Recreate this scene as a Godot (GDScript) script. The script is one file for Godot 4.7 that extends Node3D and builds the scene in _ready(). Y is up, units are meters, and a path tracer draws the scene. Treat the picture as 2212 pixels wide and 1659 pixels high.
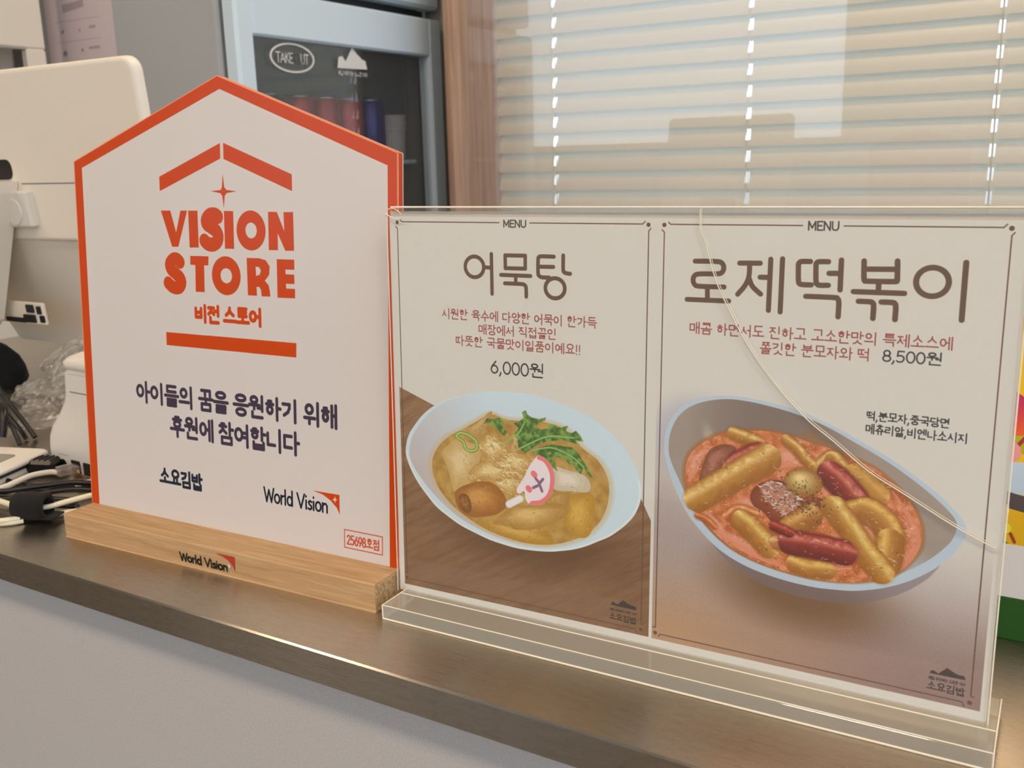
extends Node3D
# A counter with a donation sign and a menu holder; kitchen fridge and venetian blind behind.
# Axes: x runs along the back wall to the right, y up, z from the back wall towards the customers.

const YO := 1.2                 # height of the lens above the floor
const YC := -0.24277            # counter top, measured from the lens height
const W := 2212.0
const H := 1659.0
var M := {}
var used := {}

func P(x: float, y: float, z: float) -> Vector3:
	return Vector3(x, y + YO, z)

func _ready() -> void:
	setup_view()
	make_materials()
	build_room()
	build_lamps()
	build_counter()
	build_blind()
	build_fridge()
	build_sign()
	build_menu()
	build_leaflet()
	build_devices()
	build_cables()

# ------------------------------------------------------------------ camera, sky, exposure
func setup_view() -> void:
	var yaw := 0.5463
	var pitch := 0.2262
	var roll := -0.027
	var f := Vector3(-sin(yaw) * cos(pitch), -sin(pitch), -cos(yaw) * cos(pitch))
	var r := Vector3(cos(yaw), 0, -sin(yaw))
	var u := r.cross(f)
	var cam := Camera3D.new()
	cam.name = "camera"
	cam.transform = Transform3D(Basis(cos(roll) * r + sin(roll) * u, -sin(roll) * r + cos(roll) * u, -f), P(0, 0, 0))
	cam.fov = rad_to_deg(2.0 * atan(H / 2.0 / 2119.38))
	cam.near = 0.02
	cam.far = 60.0
	var at := CameraAttributesPhysical.new()
	at.frustum_focal_length = 12.0 / (H / 2.0 / 2119.38)
	at.frustum_focus_distance = 0.53
	at.exposure_aperture = 19.0
	at.frustum_near = 0.02
	at.frustum_far = 60.0
	cam.attributes = at
	add_child(cam)
	cam.current = true
	var e := Environment.new()
	e.background_mode = Environment.BG_SKY
	var sm := ProceduralSkyMaterial.new()
	sm.sky_top_color = Color(0.80, 0.88, 0.98)
	sm.sky_horizon_color = Color(0.90, 0.95, 1.0)
	sm.ground_bottom_color = Color(0.55, 0.56, 0.56)
	sm.ground_horizon_color = Color(0.80, 0.84, 0.88)
	sm.sky_energy_multiplier = SKY
	sm.ground_energy_multiplier = SKY
	var sky := Sky.new()
	sky.sky_material = sm
	e.sky = sky
	e.tonemap_mode = Environment.TONE_MAPPER_LINEAR
	e.tonemap_exposure = 0.2
	e.sdfgi_enabled = true
	e.ssao_enabled = true
	e.ssil_enabled = true
	var we := WorldEnvironment.new()
	we.name = "environment"
	we.environment = e
	add_child(we)

const SKY := 3.05
const LAMP := 0.95               # ceiling lamps
const LAMP_COLOR := Color(1.0, 0.885, 0.755)

# ------------------------------------------------------------------ nodes
func numbered(n: String) -> String:
	if not used.has(n):
		used[n] = 0
		return n
	used[n] += 1
	return "%s_%03d" % [n, used[n]]

func tag(o: Node3D, label: String, category: String, group := "") -> Node3D:
	o.set_meta("label", label)
	o.set_meta("category", category)
	if group != "":
		o.set_meta("group", group)
	return o

func thing(called: String, label: String, category: String, t := Transform3D(), group := "") -> Node3D:
	var o := Node3D.new()
	o.name = numbered(called)
	o.transform = t
	add_child(o)
	return tag(o, label, category, group)

func obj(called: String, mesh: Mesh, mat: Material, parent: Node = self, t := Transform3D()) -> MeshInstance3D:
	var o := MeshInstance3D.new()
	o.name = numbered(called) if parent == self else called
	o.mesh = mesh
	o.material_override = mat
	o.transform = t
	parent.add_child(o, true)
	return o

func structure(called: String, mesh: Mesh, mat: Material, label: String) -> MeshInstance3D:
	var o := obj(called, mesh, mat)
	o.set_meta("kind", "structure")
	o.set_meta("label", label)
	return o

# ------------------------------------------------------------------ meshes
class MB:
	var st := SurfaceTool.new()
	func _init() -> void:
		st.begin(Mesh.PRIMITIVE_TRIANGLES)
	func tri(a: Vector3, b: Vector3, c: Vector3, hint: Vector3, g := -1, ua := Vector2.ZERO, ub := Vector2.ZERO, uc := Vector2.ZERO) -> void:
		if (a - c).cross(a - b).dot(hint) < 0.0:
			var s := b
			b = c
			c = s
			var q := ub
			ub = uc
			uc = q
		st.set_smooth_group(g)
		st.set_uv(ua)
		st.add_vertex(a)
		st.set_smooth_group(g)
		st.set_uv(ub)
		st.add_vertex(b)
		st.set_smooth_group(g)
		st.set_uv(uc)
		st.add_vertex(c)
	func quad(a: Vector3, b: Vector3, c: Vector3, d: Vector3, hint: Vector3, g := -1, ua := Vector2.ZERO, ub := Vector2.ZERO, uc := Vector2.ZERO, ud := Vector2.ZERO) -> void:
		tri(a, b, c, hint, g, ua, ub, uc)
		tri(a, c, d, hint, g, ua, uc, ud)
	func mesh() -> ArrayMesh:
		st.generate_normals()
		return st.commit()
	# a box with chamfered edges; swap puts u across the long direction
	func rbox(c: Vector3, s: Vector3, r := 0.001, b := Basis(), swap := false) -> void:
		var h := s / 2.0
		r = minf(r, minf(h.x, minf(h.y, h.z)) * 0.95)
		var uvf := func(p: Vector3, ax: int) -> Vector2:
			var q := Vector2(p.z, p.y) if ax == 0 else (Vector2(p.x, p.z) if ax == 1 else Vector2(p.x, p.y))
			return Vector2(q.y, q.x) if swap else q
		var pt := func(sx: int, sy: int, sz: int, ax: int) -> Vector3:
			return Vector3(sx * (h.x - (0.0 if ax == 0 else r)), sy * (h.y - (0.0 if ax == 1 else r)), sz * (h.z - (0.0 if ax == 2 else r)))
		for ax in 3:
			for sg in [-1, 1]:
				var ps: Array[Vector3] = []
				for k in [[-1, -1], [1, -1], [1, 1], [-1, 1]]:
					var q: Array = [sg, k[0], k[1]] if ax == 0 else ([k[0], sg, k[1]] if ax == 1 else [k[0], k[1], sg])
					ps.append(pt.call(q[0], q[1], q[2], ax))
				var n := Vector3.ZERO
				n[ax] = sg
				quad(c + b * ps[0], c + b * ps[1], c + b * ps[2], c + b * ps[3], b * n, -1, uvf.call(ps[0], ax), uvf.call(ps[1], ax), uvf.call(ps[2], ax), uvf.call(ps[3], ax))
		for ax in 3:
			var a1 := (ax + 1) % 3
			var a2 := (ax + 2) % 3
			for s1 in [-1, 1]:
				for s2 in [-1, 1]:
					var q0 := [0, 0, 0]
					var q1 := [0, 0, 0]
					q0[ax] = -1
					q1[ax] = 1
					q0[a1] = s1
					q1[a1] = s1
					q0[a2] = s2
					q1[a2] = s2
					var n := Vector3.ZERO
					n[a1] = s1
					n[a2] = s2
					var p0: Vector3 = pt.call(q0[0], q0[1], q0[2], a1)
					var p1: Vector3 = pt.call(q1[0], q1[1], q1[2], a1)
					var p2: Vector3 = pt.call(q1[0], q1[1], q1[2], a2)
					var p3: Vector3 = pt.call(q0[0], q0[1], q0[2], a2)
					quad(c + b * p0, c + b * p1, c + b * p2, c + b * p3, b * n, -1, uvf.call(p0, a1), uvf.call(p1, a1), uvf.call(p2, a1), uvf.call(p3, a1))
		for sx in [-1, 1]:
			for sy in [-1, 1]:
				for sz in [-1, 1]:
					tri(c + b * pt.call(sx, sy, sz, 0), c + b * pt.call(sx, sy, sz, 1), c + b * pt.call(sx, sy, sz, 2), b * Vector3(sx, sy, sz))
	func between(a: Vector3, z: Vector3, r := 0.001, swap := false) -> void:
		rbox((a + z) / 2.0, (z - a).abs(), r, Basis(), swap)
	func loft(rings: Array, g := 0, cap0 := true, cap1 := true) -> void:
		var cs: Array[Vector3] = []
		for ring in rings:
			var s := Vector3.ZERO
			for p in ring:
				s += p
			cs.append(s / ring.size())
		for i in rings.size() - 1:
			var A: PackedVector3Array = rings[i]
			var B: PackedVector3Array = rings[i + 1]
			var n := A.size()
			for k in n:
				var l := (k + 1) % n
				var m := (A[k] + A[l] + B[k] + B[l]) / 4.0
				var hint := m - (cs[i] + cs[i + 1]) / 2.0
				# hint must point out of the side wall, also where the rings shrink in one plane
				var nn := (B[k] - A[k]).cross(A[l] - A[k])
				if absf(nn.normalized().dot(hint.normalized())) < 0.05:
					hint = cs[i + 1] - cs[i]
					if (cs[i + 1] - cs[i]).length() < 1e-7:
						hint = Vector3.UP
				quad(A[k], A[l], B[l], B[k], hint, g)
		for e in [[0, cap0, 1], [rings.size() - 1, cap1, rings.size() - 2]]:
			if e[1]:
				var A: PackedVector3Array = rings[e[0]]
				for k in A.size():
					tri(cs[e[0]], A[k], A[(k + 1) % A.size()], cs[e[0]] - cs[e[2]], -1)
	func tube(pts: Array, r: float, seg := 10, flat := 1.0) -> void:
		var rings := []
		var up := Vector3.UP
		for i in pts.size():
			var d: Vector3 = (pts[mini(i + 1, pts.size() - 1)] - pts[maxi(i - 1, 0)]).normalized()
			var s := d.cross(up)
			if s.length() < 0.05:
				s = d.cross(Vector3.RIGHT)
			s = s.normalized()
			var t := s.cross(d)
			var ring := PackedVector3Array()
			for k in seg:
				var a := TAU * k / seg
				ring.append(pts[i] + s * cos(a) * r * flat + t * sin(a) * r)
			rings.append(ring)
		loft(rings)
	# a polygon in the xy plane given depth from z0 (back) to z1 (front)
	func prism(poly: PackedVector2Array, z0: float, z1: float, uvs = null, only_front := false, chamfer := 0.0) -> void:
		var front := poly
		if chamfer > 0.0:
			var ins := Geometry2D.offset_polygon(poly, -chamfer, Geometry2D.JOIN_MITER)
			if ins.size() == 1 and ins[0].size() == poly.size():
				front = ins[0]
				var best := 0
				for k in front.size():
					if front[k].distance_to(poly[0]) < front[best].distance_to(poly[0]):
						best = k
				var turned := PackedVector2Array()
				for k in front.size():
					turned.append(front[(k + best) % front.size()])
				front = turned
		var ix := Geometry2D.triangulate_polygon(front)
		var cw := Geometry2D.is_polygon_clockwise(poly)
		for k in range(0, ix.size(), 3):
			var q: Array[Vector2] = [front[ix[k]], front[ix[k + 1]], front[ix[k + 2]]]
			var t: Array[Vector2] = [Vector2.ZERO, Vector2.ZERO, Vector2.ZERO]
			for j in 3:
				t[j] = uvs.call(q[j]) if uvs != null else q[j]
			tri(Vector3(q[0].x, q[0].y, z1), Vector3(q[1].x, q[1].y, z1), Vector3(q[2].x, q[2].y, z1), Vector3.BACK, -1, t[0], t[1], t[2])
		if only_front:
			return
		ix = Geometry2D.triangulate_polygon(poly)
		for k in range(0, ix.size(), 3):
			tri(Vector3(poly[ix[k]].x, poly[ix[k]].y, z0), Vector3(poly[ix[k + 1]].x, poly[ix[k + 1]].y, z0), Vector3(poly[ix[k + 2]].x, poly[ix[k + 2]].y, z0), Vector3.FORWARD)
		for k in poly.size():
			var a := poly[k]
			var b := poly[(k + 1) % poly.size()]
			var n := (b - a).orthogonal()
			if not cw:
				n = -n
			n = -n
			var hint := Vector3(n.x, n.y, 0)
			var zc := z1 - chamfer if front != poly else z1
			quad(Vector3(a.x, a.y, z0), Vector3(b.x, b.y, z0), Vector3(b.x, b.y, zc), Vector3(a.x, a.y, zc), side_hint(poly, a, b, hint))
			if front != poly:
				var fa := front[k]
				var fb := front[(k + 1) % poly.size()]
				quad(Vector3(a.x, a.y, zc), Vector3(b.x, b.y, zc), Vector3(fb.x, fb.y, z1), Vector3(fa.x, fa.y, z1), Vector3(0, 0, 1) + side_hint(poly, a, b, hint).normalized() * 0.1)
	func side_hint(poly: PackedVector2Array, a: Vector2, b: Vector2, hint: Vector3) -> Vector3:
		var m := (a + b) / 2.0 + Vector2(hint.x, hint.y).normalized() * 1e-5
		return -hint if Geometry2D.is_point_in_polygon(m, poly) else hint

func box_mesh(a: Vector3, z: Vector3, r := 0.001, swap := false) -> ArrayMesh:
	var m := MB.new()
	m.between(a, z, r, swap)
	return m.mesh()

# rounded rectangle, centred, as a ring in a plane
func rrect(w: float, h: float, r: float, n := 5) -> PackedVector2Array:
	var o := PackedVector2Array()
	var cs := [[1, 1, 0.0], [-1, 1, 90.0], [-1, -1, 180.0], [1, -1, 270.0]]
	for c in cs:
		for k in n + 1:
			var a := deg_to_rad(c[2] + 90.0 * k / n)
			o.append(Vector2(c[0] * (w / 2 - r) + cos(a) * r, c[1] * (h / 2 - r) + sin(a) * r))
	return o

func ring_xy(p: PackedVector2Array, z: float, off := Vector2.ZERO) -> PackedVector3Array:
	var o := PackedVector3Array()
	for q in p:
		o.append(Vector3(q.x + off.x, q.y + off.y, z))
	return o

func ring_xz(p: PackedVector2Array, y: float, off := Vector2.ZERO) -> PackedVector3Array:
	var o := PackedVector3Array()
	for q in p:
		o.append(Vector3(q.x + off.x, y, q.y + off.y))
	return o

# a slab with rounded corners and a soft edge all round, facing +z
func soft_slab(w: float, h: float, d: float, corner: float, edge: float) -> ArrayMesh:
	var m := MB.new()
	var rings := []
	for k in 5:
		var a := PI / 2 * k / 4.0
		var ins := edge * (1.0 - sin(a))
		rings.append(ring_xy(rrect(w - 2 * ins, h - 2 * ins, maxf(corner - ins, 0.0008)), -d / 2 + edge * (1.0 - cos(a))))
	for k in 5:
		var a := PI / 2 * (4 - k) / 4.0
		var ins := edge * (1.0 - sin(a))
		rings.append(ring_xy(rrect(w - 2 * ins, h - 2 * ins, maxf(corner - ins, 0.0008)), d / 2 - edge * (1.0 - cos(a))))
	m.loft(rings)
	return m.mesh()

func smooth(p: Array, sub := 5, closed := false) -> Array:
	var o := []
	var n := p.size()
	for i in (n if closed else n - 1):
		var a = p[(i - 1 + n) % n] if closed else p[maxi(i - 1, 0)]
		var b = p[i]
		var c = p[(i + 1) % n]
		var d = p[(i + 2) % n] if closed else p[mini(i + 2, n - 1)]
		for k in sub:
			o.append(b.cubic_interpolate(c, a, d, float(k) / sub))
	if not closed:
		o.append(p[n - 1])
	return o

func pairs(a: Array) -> Array:
	var o := []
	for i in range(0, a.size(), 2):
		o.append(Vector2(a[i], a[i + 1]))
	return o

func loop(key: String, sub := 5) -> PackedVector2Array:
	return PackedVector2Array(smooth(pairs(D[key]), sub, true))

func raw(key: String) -> PackedVector2Array:
	return PackedVector2Array(pairs(D[key]))

# ------------------------------------------------------------------ lettering: every sign is a list of strokes in a unit box, y down
const LEAD := "ㄱㄲㄴㄷㄸㄹㅁㅂㅃㅅㅆㅇㅈㅉㅊㅋㅌㅍㅎ"
const TAIL := ["", "ㄱ", "ㄱㄱ", "ㄱㅅ", "ㄴ", "ㄴㅈ", "ㄴㅎ", "ㄷ", "ㄹ", "ㄹㄱ", "ㄹㅁ", "ㄹㅂ", "ㄹㅅ", "ㄹㅌ", "ㄹㅍ", "ㄹㅎ", "ㅁ", "ㅂ", "ㅂㅅ", "ㅅ", "ㅅㅅ", "ㅇ", "ㅈ", "ㅊ", "ㅋ", "ㅌ", "ㅍ", "ㅎ"]
const TWIN := {"ㄲ": "ㄱㄱ", "ㄸ": "ㄷㄷ", "ㅃ": "ㅂㅂ", "ㅆ": "ㅅㅅ", "ㅉ": "ㅈㅈ"}
const JAMO := {
	"ㄱ": [[0, 0, 1, 0, 1, 1]], "ㄱv": [[0, 0.03, 0.95, 0.03, 0.92, 0.35, 0.72, 0.7, 0.15, 1]],
	"ㄴ": [[0, 0, 0, 1, 1, 1]], "ㄷ": [[1, 0, 0, 0, 0, 1, 1, 1]], "ㄹ": [[0, 0, 1, 0, 1, 0.48, 0, 0.48, 0, 1, 1, 1]],
	"ㅁ": [[0, 0, 1, 0, 1, 1, 0, 1, 0, 0]], "ㅂ": [[0, 0, 0, 1, 1, 1, 1, 0], [0, 0.45, 1, 0.45]],
	"ㅅ": [[0.5, 0, 0.48, 0.3, 0.3, 0.7, 0, 1], [0.5, 0.35, 0.68, 0.7, 1, 1]],
	"ㅈ": [[0.02, 0, 0.98, 0], [0.5, 0, 0.48, 0.35, 0.3, 0.72, 0, 1], [0.5, 0.4, 0.68, 0.72, 1, 1]],
	"ㅊ": [[0.3, -0.12, 0.7, -0.12], [0.02, 0.16, 0.98, 0.16], [0.5, 0.16, 0.48, 0.45, 0.3, 0.75, 0, 1], [0.5, 0.48, 0.68, 0.75, 1, 1]],
	"ㅋ": [[0, 0, 1, 0, 1, 1], [0, 0.45, 1, 0.45]], "ㅌ": [[1, 0, 0, 0, 0, 1, 1, 1], [0, 0.48, 0.95, 0.48]],
	"ㅍ": [[0, 0, 1, 0], [0, 1, 1, 1], [0.28, 0, 0.28, 1], [0.72, 0, 0.72, 1]],
	"ㅇ": [["o", 0.5, 0.5, 0.5, 0.5]], "ㅎ": [[0.3, -0.06, 0.7, -0.06], [0.02, 0.2, 0.98, 0.2], ["o", 0.5, 0.7, 0.36, 0.32]],
}
const LATIN := {
	"W": [1.15, [0, 0, 0.28, 1, 0.55, 0.15, 0.82, 1, 1.1, 0]], "o": [0.72, ["o", 0.33, 0.68, 0.28, 0.31]], "r": [0.44, [0.08, 0.38, 0.08, 1], [0.08, 0.6, 0.2, 0.43, 0.4, 0.4]],
	"l": [0.28, [0.1, -0.05, 0.1, 1]], "d": [0.75, ["o", 0.32, 0.68, 0.26, 0.31], [0.6, -0.05, 0.6, 1]], "V": [0.88, [0, 0, 0.4, 1, 0.8, 0]],
	"i": [0.28, [0.1, 0.4, 0.1, 1], [0.1, 0.1, 0.1, 0.14]], "s": [0.54, [0.43, 0.46, 0.25, 0.39, 0.09, 0.5, 0.2, 0.65, 0.4, 0.76, 0.42, 0.9, 0.22, 1, 0.03, 0.93]],
	"n": [0.72, [0.08, 0.38, 0.08, 1], [0.08, 0.6, 0.22, 0.42, 0.42, 0.4, 0.56, 0.55, 0.56, 1]], "M": [0.95, [0.08, 1, 0.08, 0, 0.44, 0.75, 0.8, 0, 0.8, 1]],
	"E": [0.7, [0.6, 0, 0.08, 0, 0.08, 1, 0.6, 1], [0.08, 0.48, 0.52, 0.48]], "N": [0.85, [0.08, 1, 0.08, 0, 0.7, 1, 0.7, 0]], "U": [0.8, [0.08, 0, 0.08, 0.7, 0.2, 0.95, 0.4, 1, 0.6, 0.95, 0.72, 0.7, 0.72, 0]],
	"T": [0.82, [0, 0, 0.75, 0], [0.375, 0, 0.375, 1]], "A": [0.85, [0, 1, 0.38, 0, 0.76, 1], [0.14, 0.68, 0.62, 0.68]], "K": [0.78, [0.08, 0, 0.08, 1], [0.66, 0, 0.08, 0.56], [0.26, 0.42, 0.7, 1]], "O": [1.0, ["o", 0.45, 0.5, 0.42, 0.5]],
	"0": [0.68, ["o", 0.32, 0.5, 0.27, 0.5]], "2": [0.66, [0.06, 0.2, 0.15, 0.04, 0.32, 0, 0.5, 0.1, 0.52, 0.3, 0.06, 1, 0.56, 1]], "5": [0.66, [0.52, 0, 0.12, 0, 0.08, 0.45, 0.3, 0.38, 0.5, 0.5, 0.53, 0.72, 0.42, 0.95, 0.2, 1, 0.04, 0.9]],
	"6": [0.66, [0.42, 0, 0.16, 0.38, 0.07, 0.62], ["o", 0.31, 0.68, 0.25, 0.32]], "8": [0.66, ["o", 0.31, 0.25, 0.21, 0.25], ["o", 0.31, 0.74, 0.26, 0.26]], "9": [0.66, ["o", 0.31, 0.32, 0.25, 0.32], [0.55, 0.38, 0.45, 0.65, 0.2, 1]],
	",": [0.3, [0.14, 0.92, 0.13, 1.04, 0.04, 1.22]], "!": [0.34, [0.14, 0, 0.14, 0.68], [0.14, 0.95, 0.14, 1]],
}

func put(out: Array, strokes: Array, x: float, y: float, w: float, h: float) -> void:
	for s in strokes:
		var line := PackedVector2Array()
		if s[0] is String:
			var n := 22
			for k in n + 1:
				line.append(Vector2(x + (s[1] + s[3] * cos(TAU * k / n)) * w, y + (s[2] + s[4] * sin(TAU * k / n)) * h))
		else:
			for i in range(0, s.size(), 2):
				line.append(Vector2(x + s[i] * w, y + s[i + 1] * h))
		out.append(line)

func consonant(out: Array, c: String, x: float, y: float, w: float, h: float, beside := false) -> void:
	c = TWIN.get(c, c)
	if c.length() == 2:
		consonant(out, c[0], x, y, w * 0.42, h, beside)
		consonant(out, c[1], x + w * 0.56, y, w * 0.44, h, beside)
		return
	put(out, JAMO["ㄱv" if c == "ㄱ" and beside else c], x, y, w, h)

func hangul(code: int) -> Array:
	var out := []
	var n := code - 0xAC00
	var L := LEAD[n / 588]
	var v := (n / 28) % 21
	var T: String = TAIL[n % 28]
	var closed := T != ""
	var bot := 0.56 if closed else 0.97
	if v in [0, 1, 2, 3, 4, 5, 6, 7, 20]:
		var wide := 0.44 if v in [1, 3, 5, 7] else 0.5
		consonant(out, L, 0.06, 0.12 if closed else 0.2, wide - 0.06, 0.36 if closed else 0.5, true)
		var mid := 0.3 if closed else 0.46
		var sp := 0.07 if closed else 0.1
		match v:
			0: put(out, [[0.74, 0.02, 0.74, bot], [0.74, mid, 0.95, mid]], 0, 0, 1, 1)
			2: put(out, [[0.74, 0.02, 0.74, bot], [0.74, mid - sp, 0.95, mid - sp], [0.74, mid + sp, 0.95, mid + sp]], 0, 0, 1, 1)
			1: put(out, [[0.64, 0.05, 0.64, bot - 0.03], [0.88, 0.02, 0.88, bot], [0.64, mid, 0.88, mid]], 0, 0, 1, 1)
			3: put(out, [[0.64, 0.05, 0.64, bot - 0.03], [0.88, 0.02, 0.88, bot], [0.64, mid - sp, 0.88, mid - sp], [0.64, mid + sp, 0.88, mid + sp]], 0, 0, 1, 1)
			4: put(out, [[0.84, 0.02, 0.84, bot], [0.58, mid, 0.84, mid]], 0, 0, 1, 1)
			6: put(out, [[0.84, 0.02, 0.84, bot], [0.56, mid - sp, 0.84, mid - sp], [0.56, mid + sp, 0.84, mid + sp]], 0, 0, 1, 1)
			5: put(out, [[0.69, 0.05, 0.69, bot - 0.03], [0.9, 0.02, 0.9, bot], [0.5, mid, 0.69, mid]], 0, 0, 1, 1)
			7: put(out, [[0.69, 0.05, 0.69, bot - 0.03], [0.9, 0.02, 0.9, bot], [0.5, mid - sp, 0.69, mid - sp], [0.5, mid + sp, 0.69, mid + sp]], 0, 0, 1, 1)
			20: put(out, [[0.82, 0.02, 0.82, bot]], 0, 0, 1, 1)
		if closed:
			tail(out, T, 0.2, 0.68, 0.64, 0.28)
	elif v in [8, 12, 13, 17, 18]:
		var top := 0.06
		var hh := 0.25 if closed else 0.42
		if L in "ㅎㅊ":
			top += 0.05
		consonant(out, L, 0.2, top, 0.6, hh)
		match v:
			8:
				var y := 0.54 if closed else 0.84
				put(out, [[0.03, y, 0.97, y], [0.5, y - (0.14 if closed else 0.25), 0.5, y]], 0, 0, 1, 1)
			12:
				var y := 0.54 if closed else 0.84
				put(out, [[0.03, y, 0.97, y], [0.35, y - (0.14 if closed else 0.25), 0.35, y], [0.65, y - (0.14 if closed else 0.25), 0.65, y]], 0, 0, 1, 1)
			13:
				var y := 0.45 if closed else 0.64
				put(out, [[0.03, y, 0.97, y], [0.5, y, 0.5, 0.62 if closed else 0.98]], 0, 0, 1, 1)
			17:
				var y := 0.45 if closed else 0.64
				put(out, [[0.03, y, 0.97, y], [0.33, y, 0.33, 0.62 if closed else 0.98], [0.67, y, 0.67, 0.62 if closed else 0.98]], 0, 0, 1, 1)
			18:
				var y := 0.5 if closed else 0.82
				put(out, [[0.03, y, 0.97, y]], 0, 0, 1, 1)
		if closed:
			tail(out, T, 0.2, 0.68, 0.6, 0.28)
	else:
		var y := 0.46 if closed else 0.72
		consonant(out, L, 0.12, 0.06 if closed else 0.12, 0.4, 0.26 if closed else 0.36)
		var low := 0.66 if closed else 0.98
		if v in [9, 10, 11]:
			put(out, [[0.02, y + 0.06, 0.64, y + 0.06], [0.32, y - 0.1, 0.32, y + 0.06]], 0, 0, 1, 1)
		elif v in [14, 15, 16]:
			put(out, [[0.02, y - 0.04, 0.66, y - 0.04], [0.32, y - 0.04, 0.32, y + (0.14 if closed else 0.2)]], 0, 0, 1, 1)
		else:
			put(out, [[0.02, y, 0.66, y]], 0, 0, 1, 1)
		put(out, [[0.84, 0.02, 0.84, low]], 0, 0, 1, 1)
		if v == 9:
			put(out, [[0.84, 0.42, 1.0, 0.42]], 0, 0, 1, 1)
		if v == 14:
			put(out, [[0.56, y + 0.08, 0.84, y + 0.08]], 0, 0, 1, 1)
		if closed:
			tail(out, T, 0.2, 0.74, 0.64, 0.22)
	return out

func tail(out: Array, t: String, x: float, y: float, w: float, h: float) -> void:
	if t.length() == 2:
		consonant(out, t[0], x, y, w * 0.42, h)
		consonant(out, t[1], x + w * 0.56, y, w * 0.44, h)
	else:
		consonant(out, t, x, y, w, h)

# strokes of a line of text that fills the box x0..x1, y0..y1
func line_of(s: String, x0: float, x1: float, y0: float, y1: float) -> Array:
	var units := 0.0
	for c in s:
		units += 0.36 if c == " " else (LATIN[c][0] * 0.85 if LATIN.has(c) else 1.0)
	var em := (x1 - x0) / units
	var x := x0
	var out := []
	for c in s:
		if c == " ":
			x += em * 0.36
		elif LATIN.has(c):
			var g: Array = LATIN[c]
			var only_latin := true
			for q in s:
				if q.unicode_at(0) >= 0xAC00:
					only_latin = false
			var t := 0.0 if only_latin else 0.1
			put(out, g.slice(1), x, y0 + (y1 - y0) * t, em * 0.85, (y1 - y0) * (1.0 - t * 1.6))
			x += em * 0.85 * g[0]
		else:
			put_lines(out, hangul(c.unicode_at(0)), x + em * 0.03, y0, em * 0.94, y1 - y0)
			x += em
	return out

func put_lines(out: Array, lines: Array, x: float, y: float, w: float, h: float) -> void:
	for l in lines:
		var o := PackedVector2Array()
		for p in l:
			o.append(Vector2(x + p.x * w, y + p.y * h))
		out.append(o)

# strokes as thin raised ribbons (stick-on lettering); points in metres, y up
func ribbons(m: MB, lines: Array, wd: float, z := 0.0002) -> void:
	for l in lines:
		z += 0.00001
		for i in l.size() - 1:
			var a: Vector2 = l[i]
			var b: Vector2 = l[i + 1]
			var d := (b - a).normalized() * wd / 2.0
			var n := d.orthogonal()
			a -= d
			b += d
			var q: Array[Vector2] = [a + n, b + n, b - n, a - n]
			m.quad(Vector3(q[0].x, q[0].y, z), Vector3(q[1].x, q[1].y, z), Vector3(q[2].x, q[2].y, z), Vector3(q[3].x, q[3].y, z), Vector3.BACK)

func flip(lines: Array, k := 0.001) -> Array:
	var out := []
	for l in lines:
		var o := PackedVector2Array()
		for p in l:
			o.append(Vector2(p.x, -p.y) * k)
		out.append(o)
	return out

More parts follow.
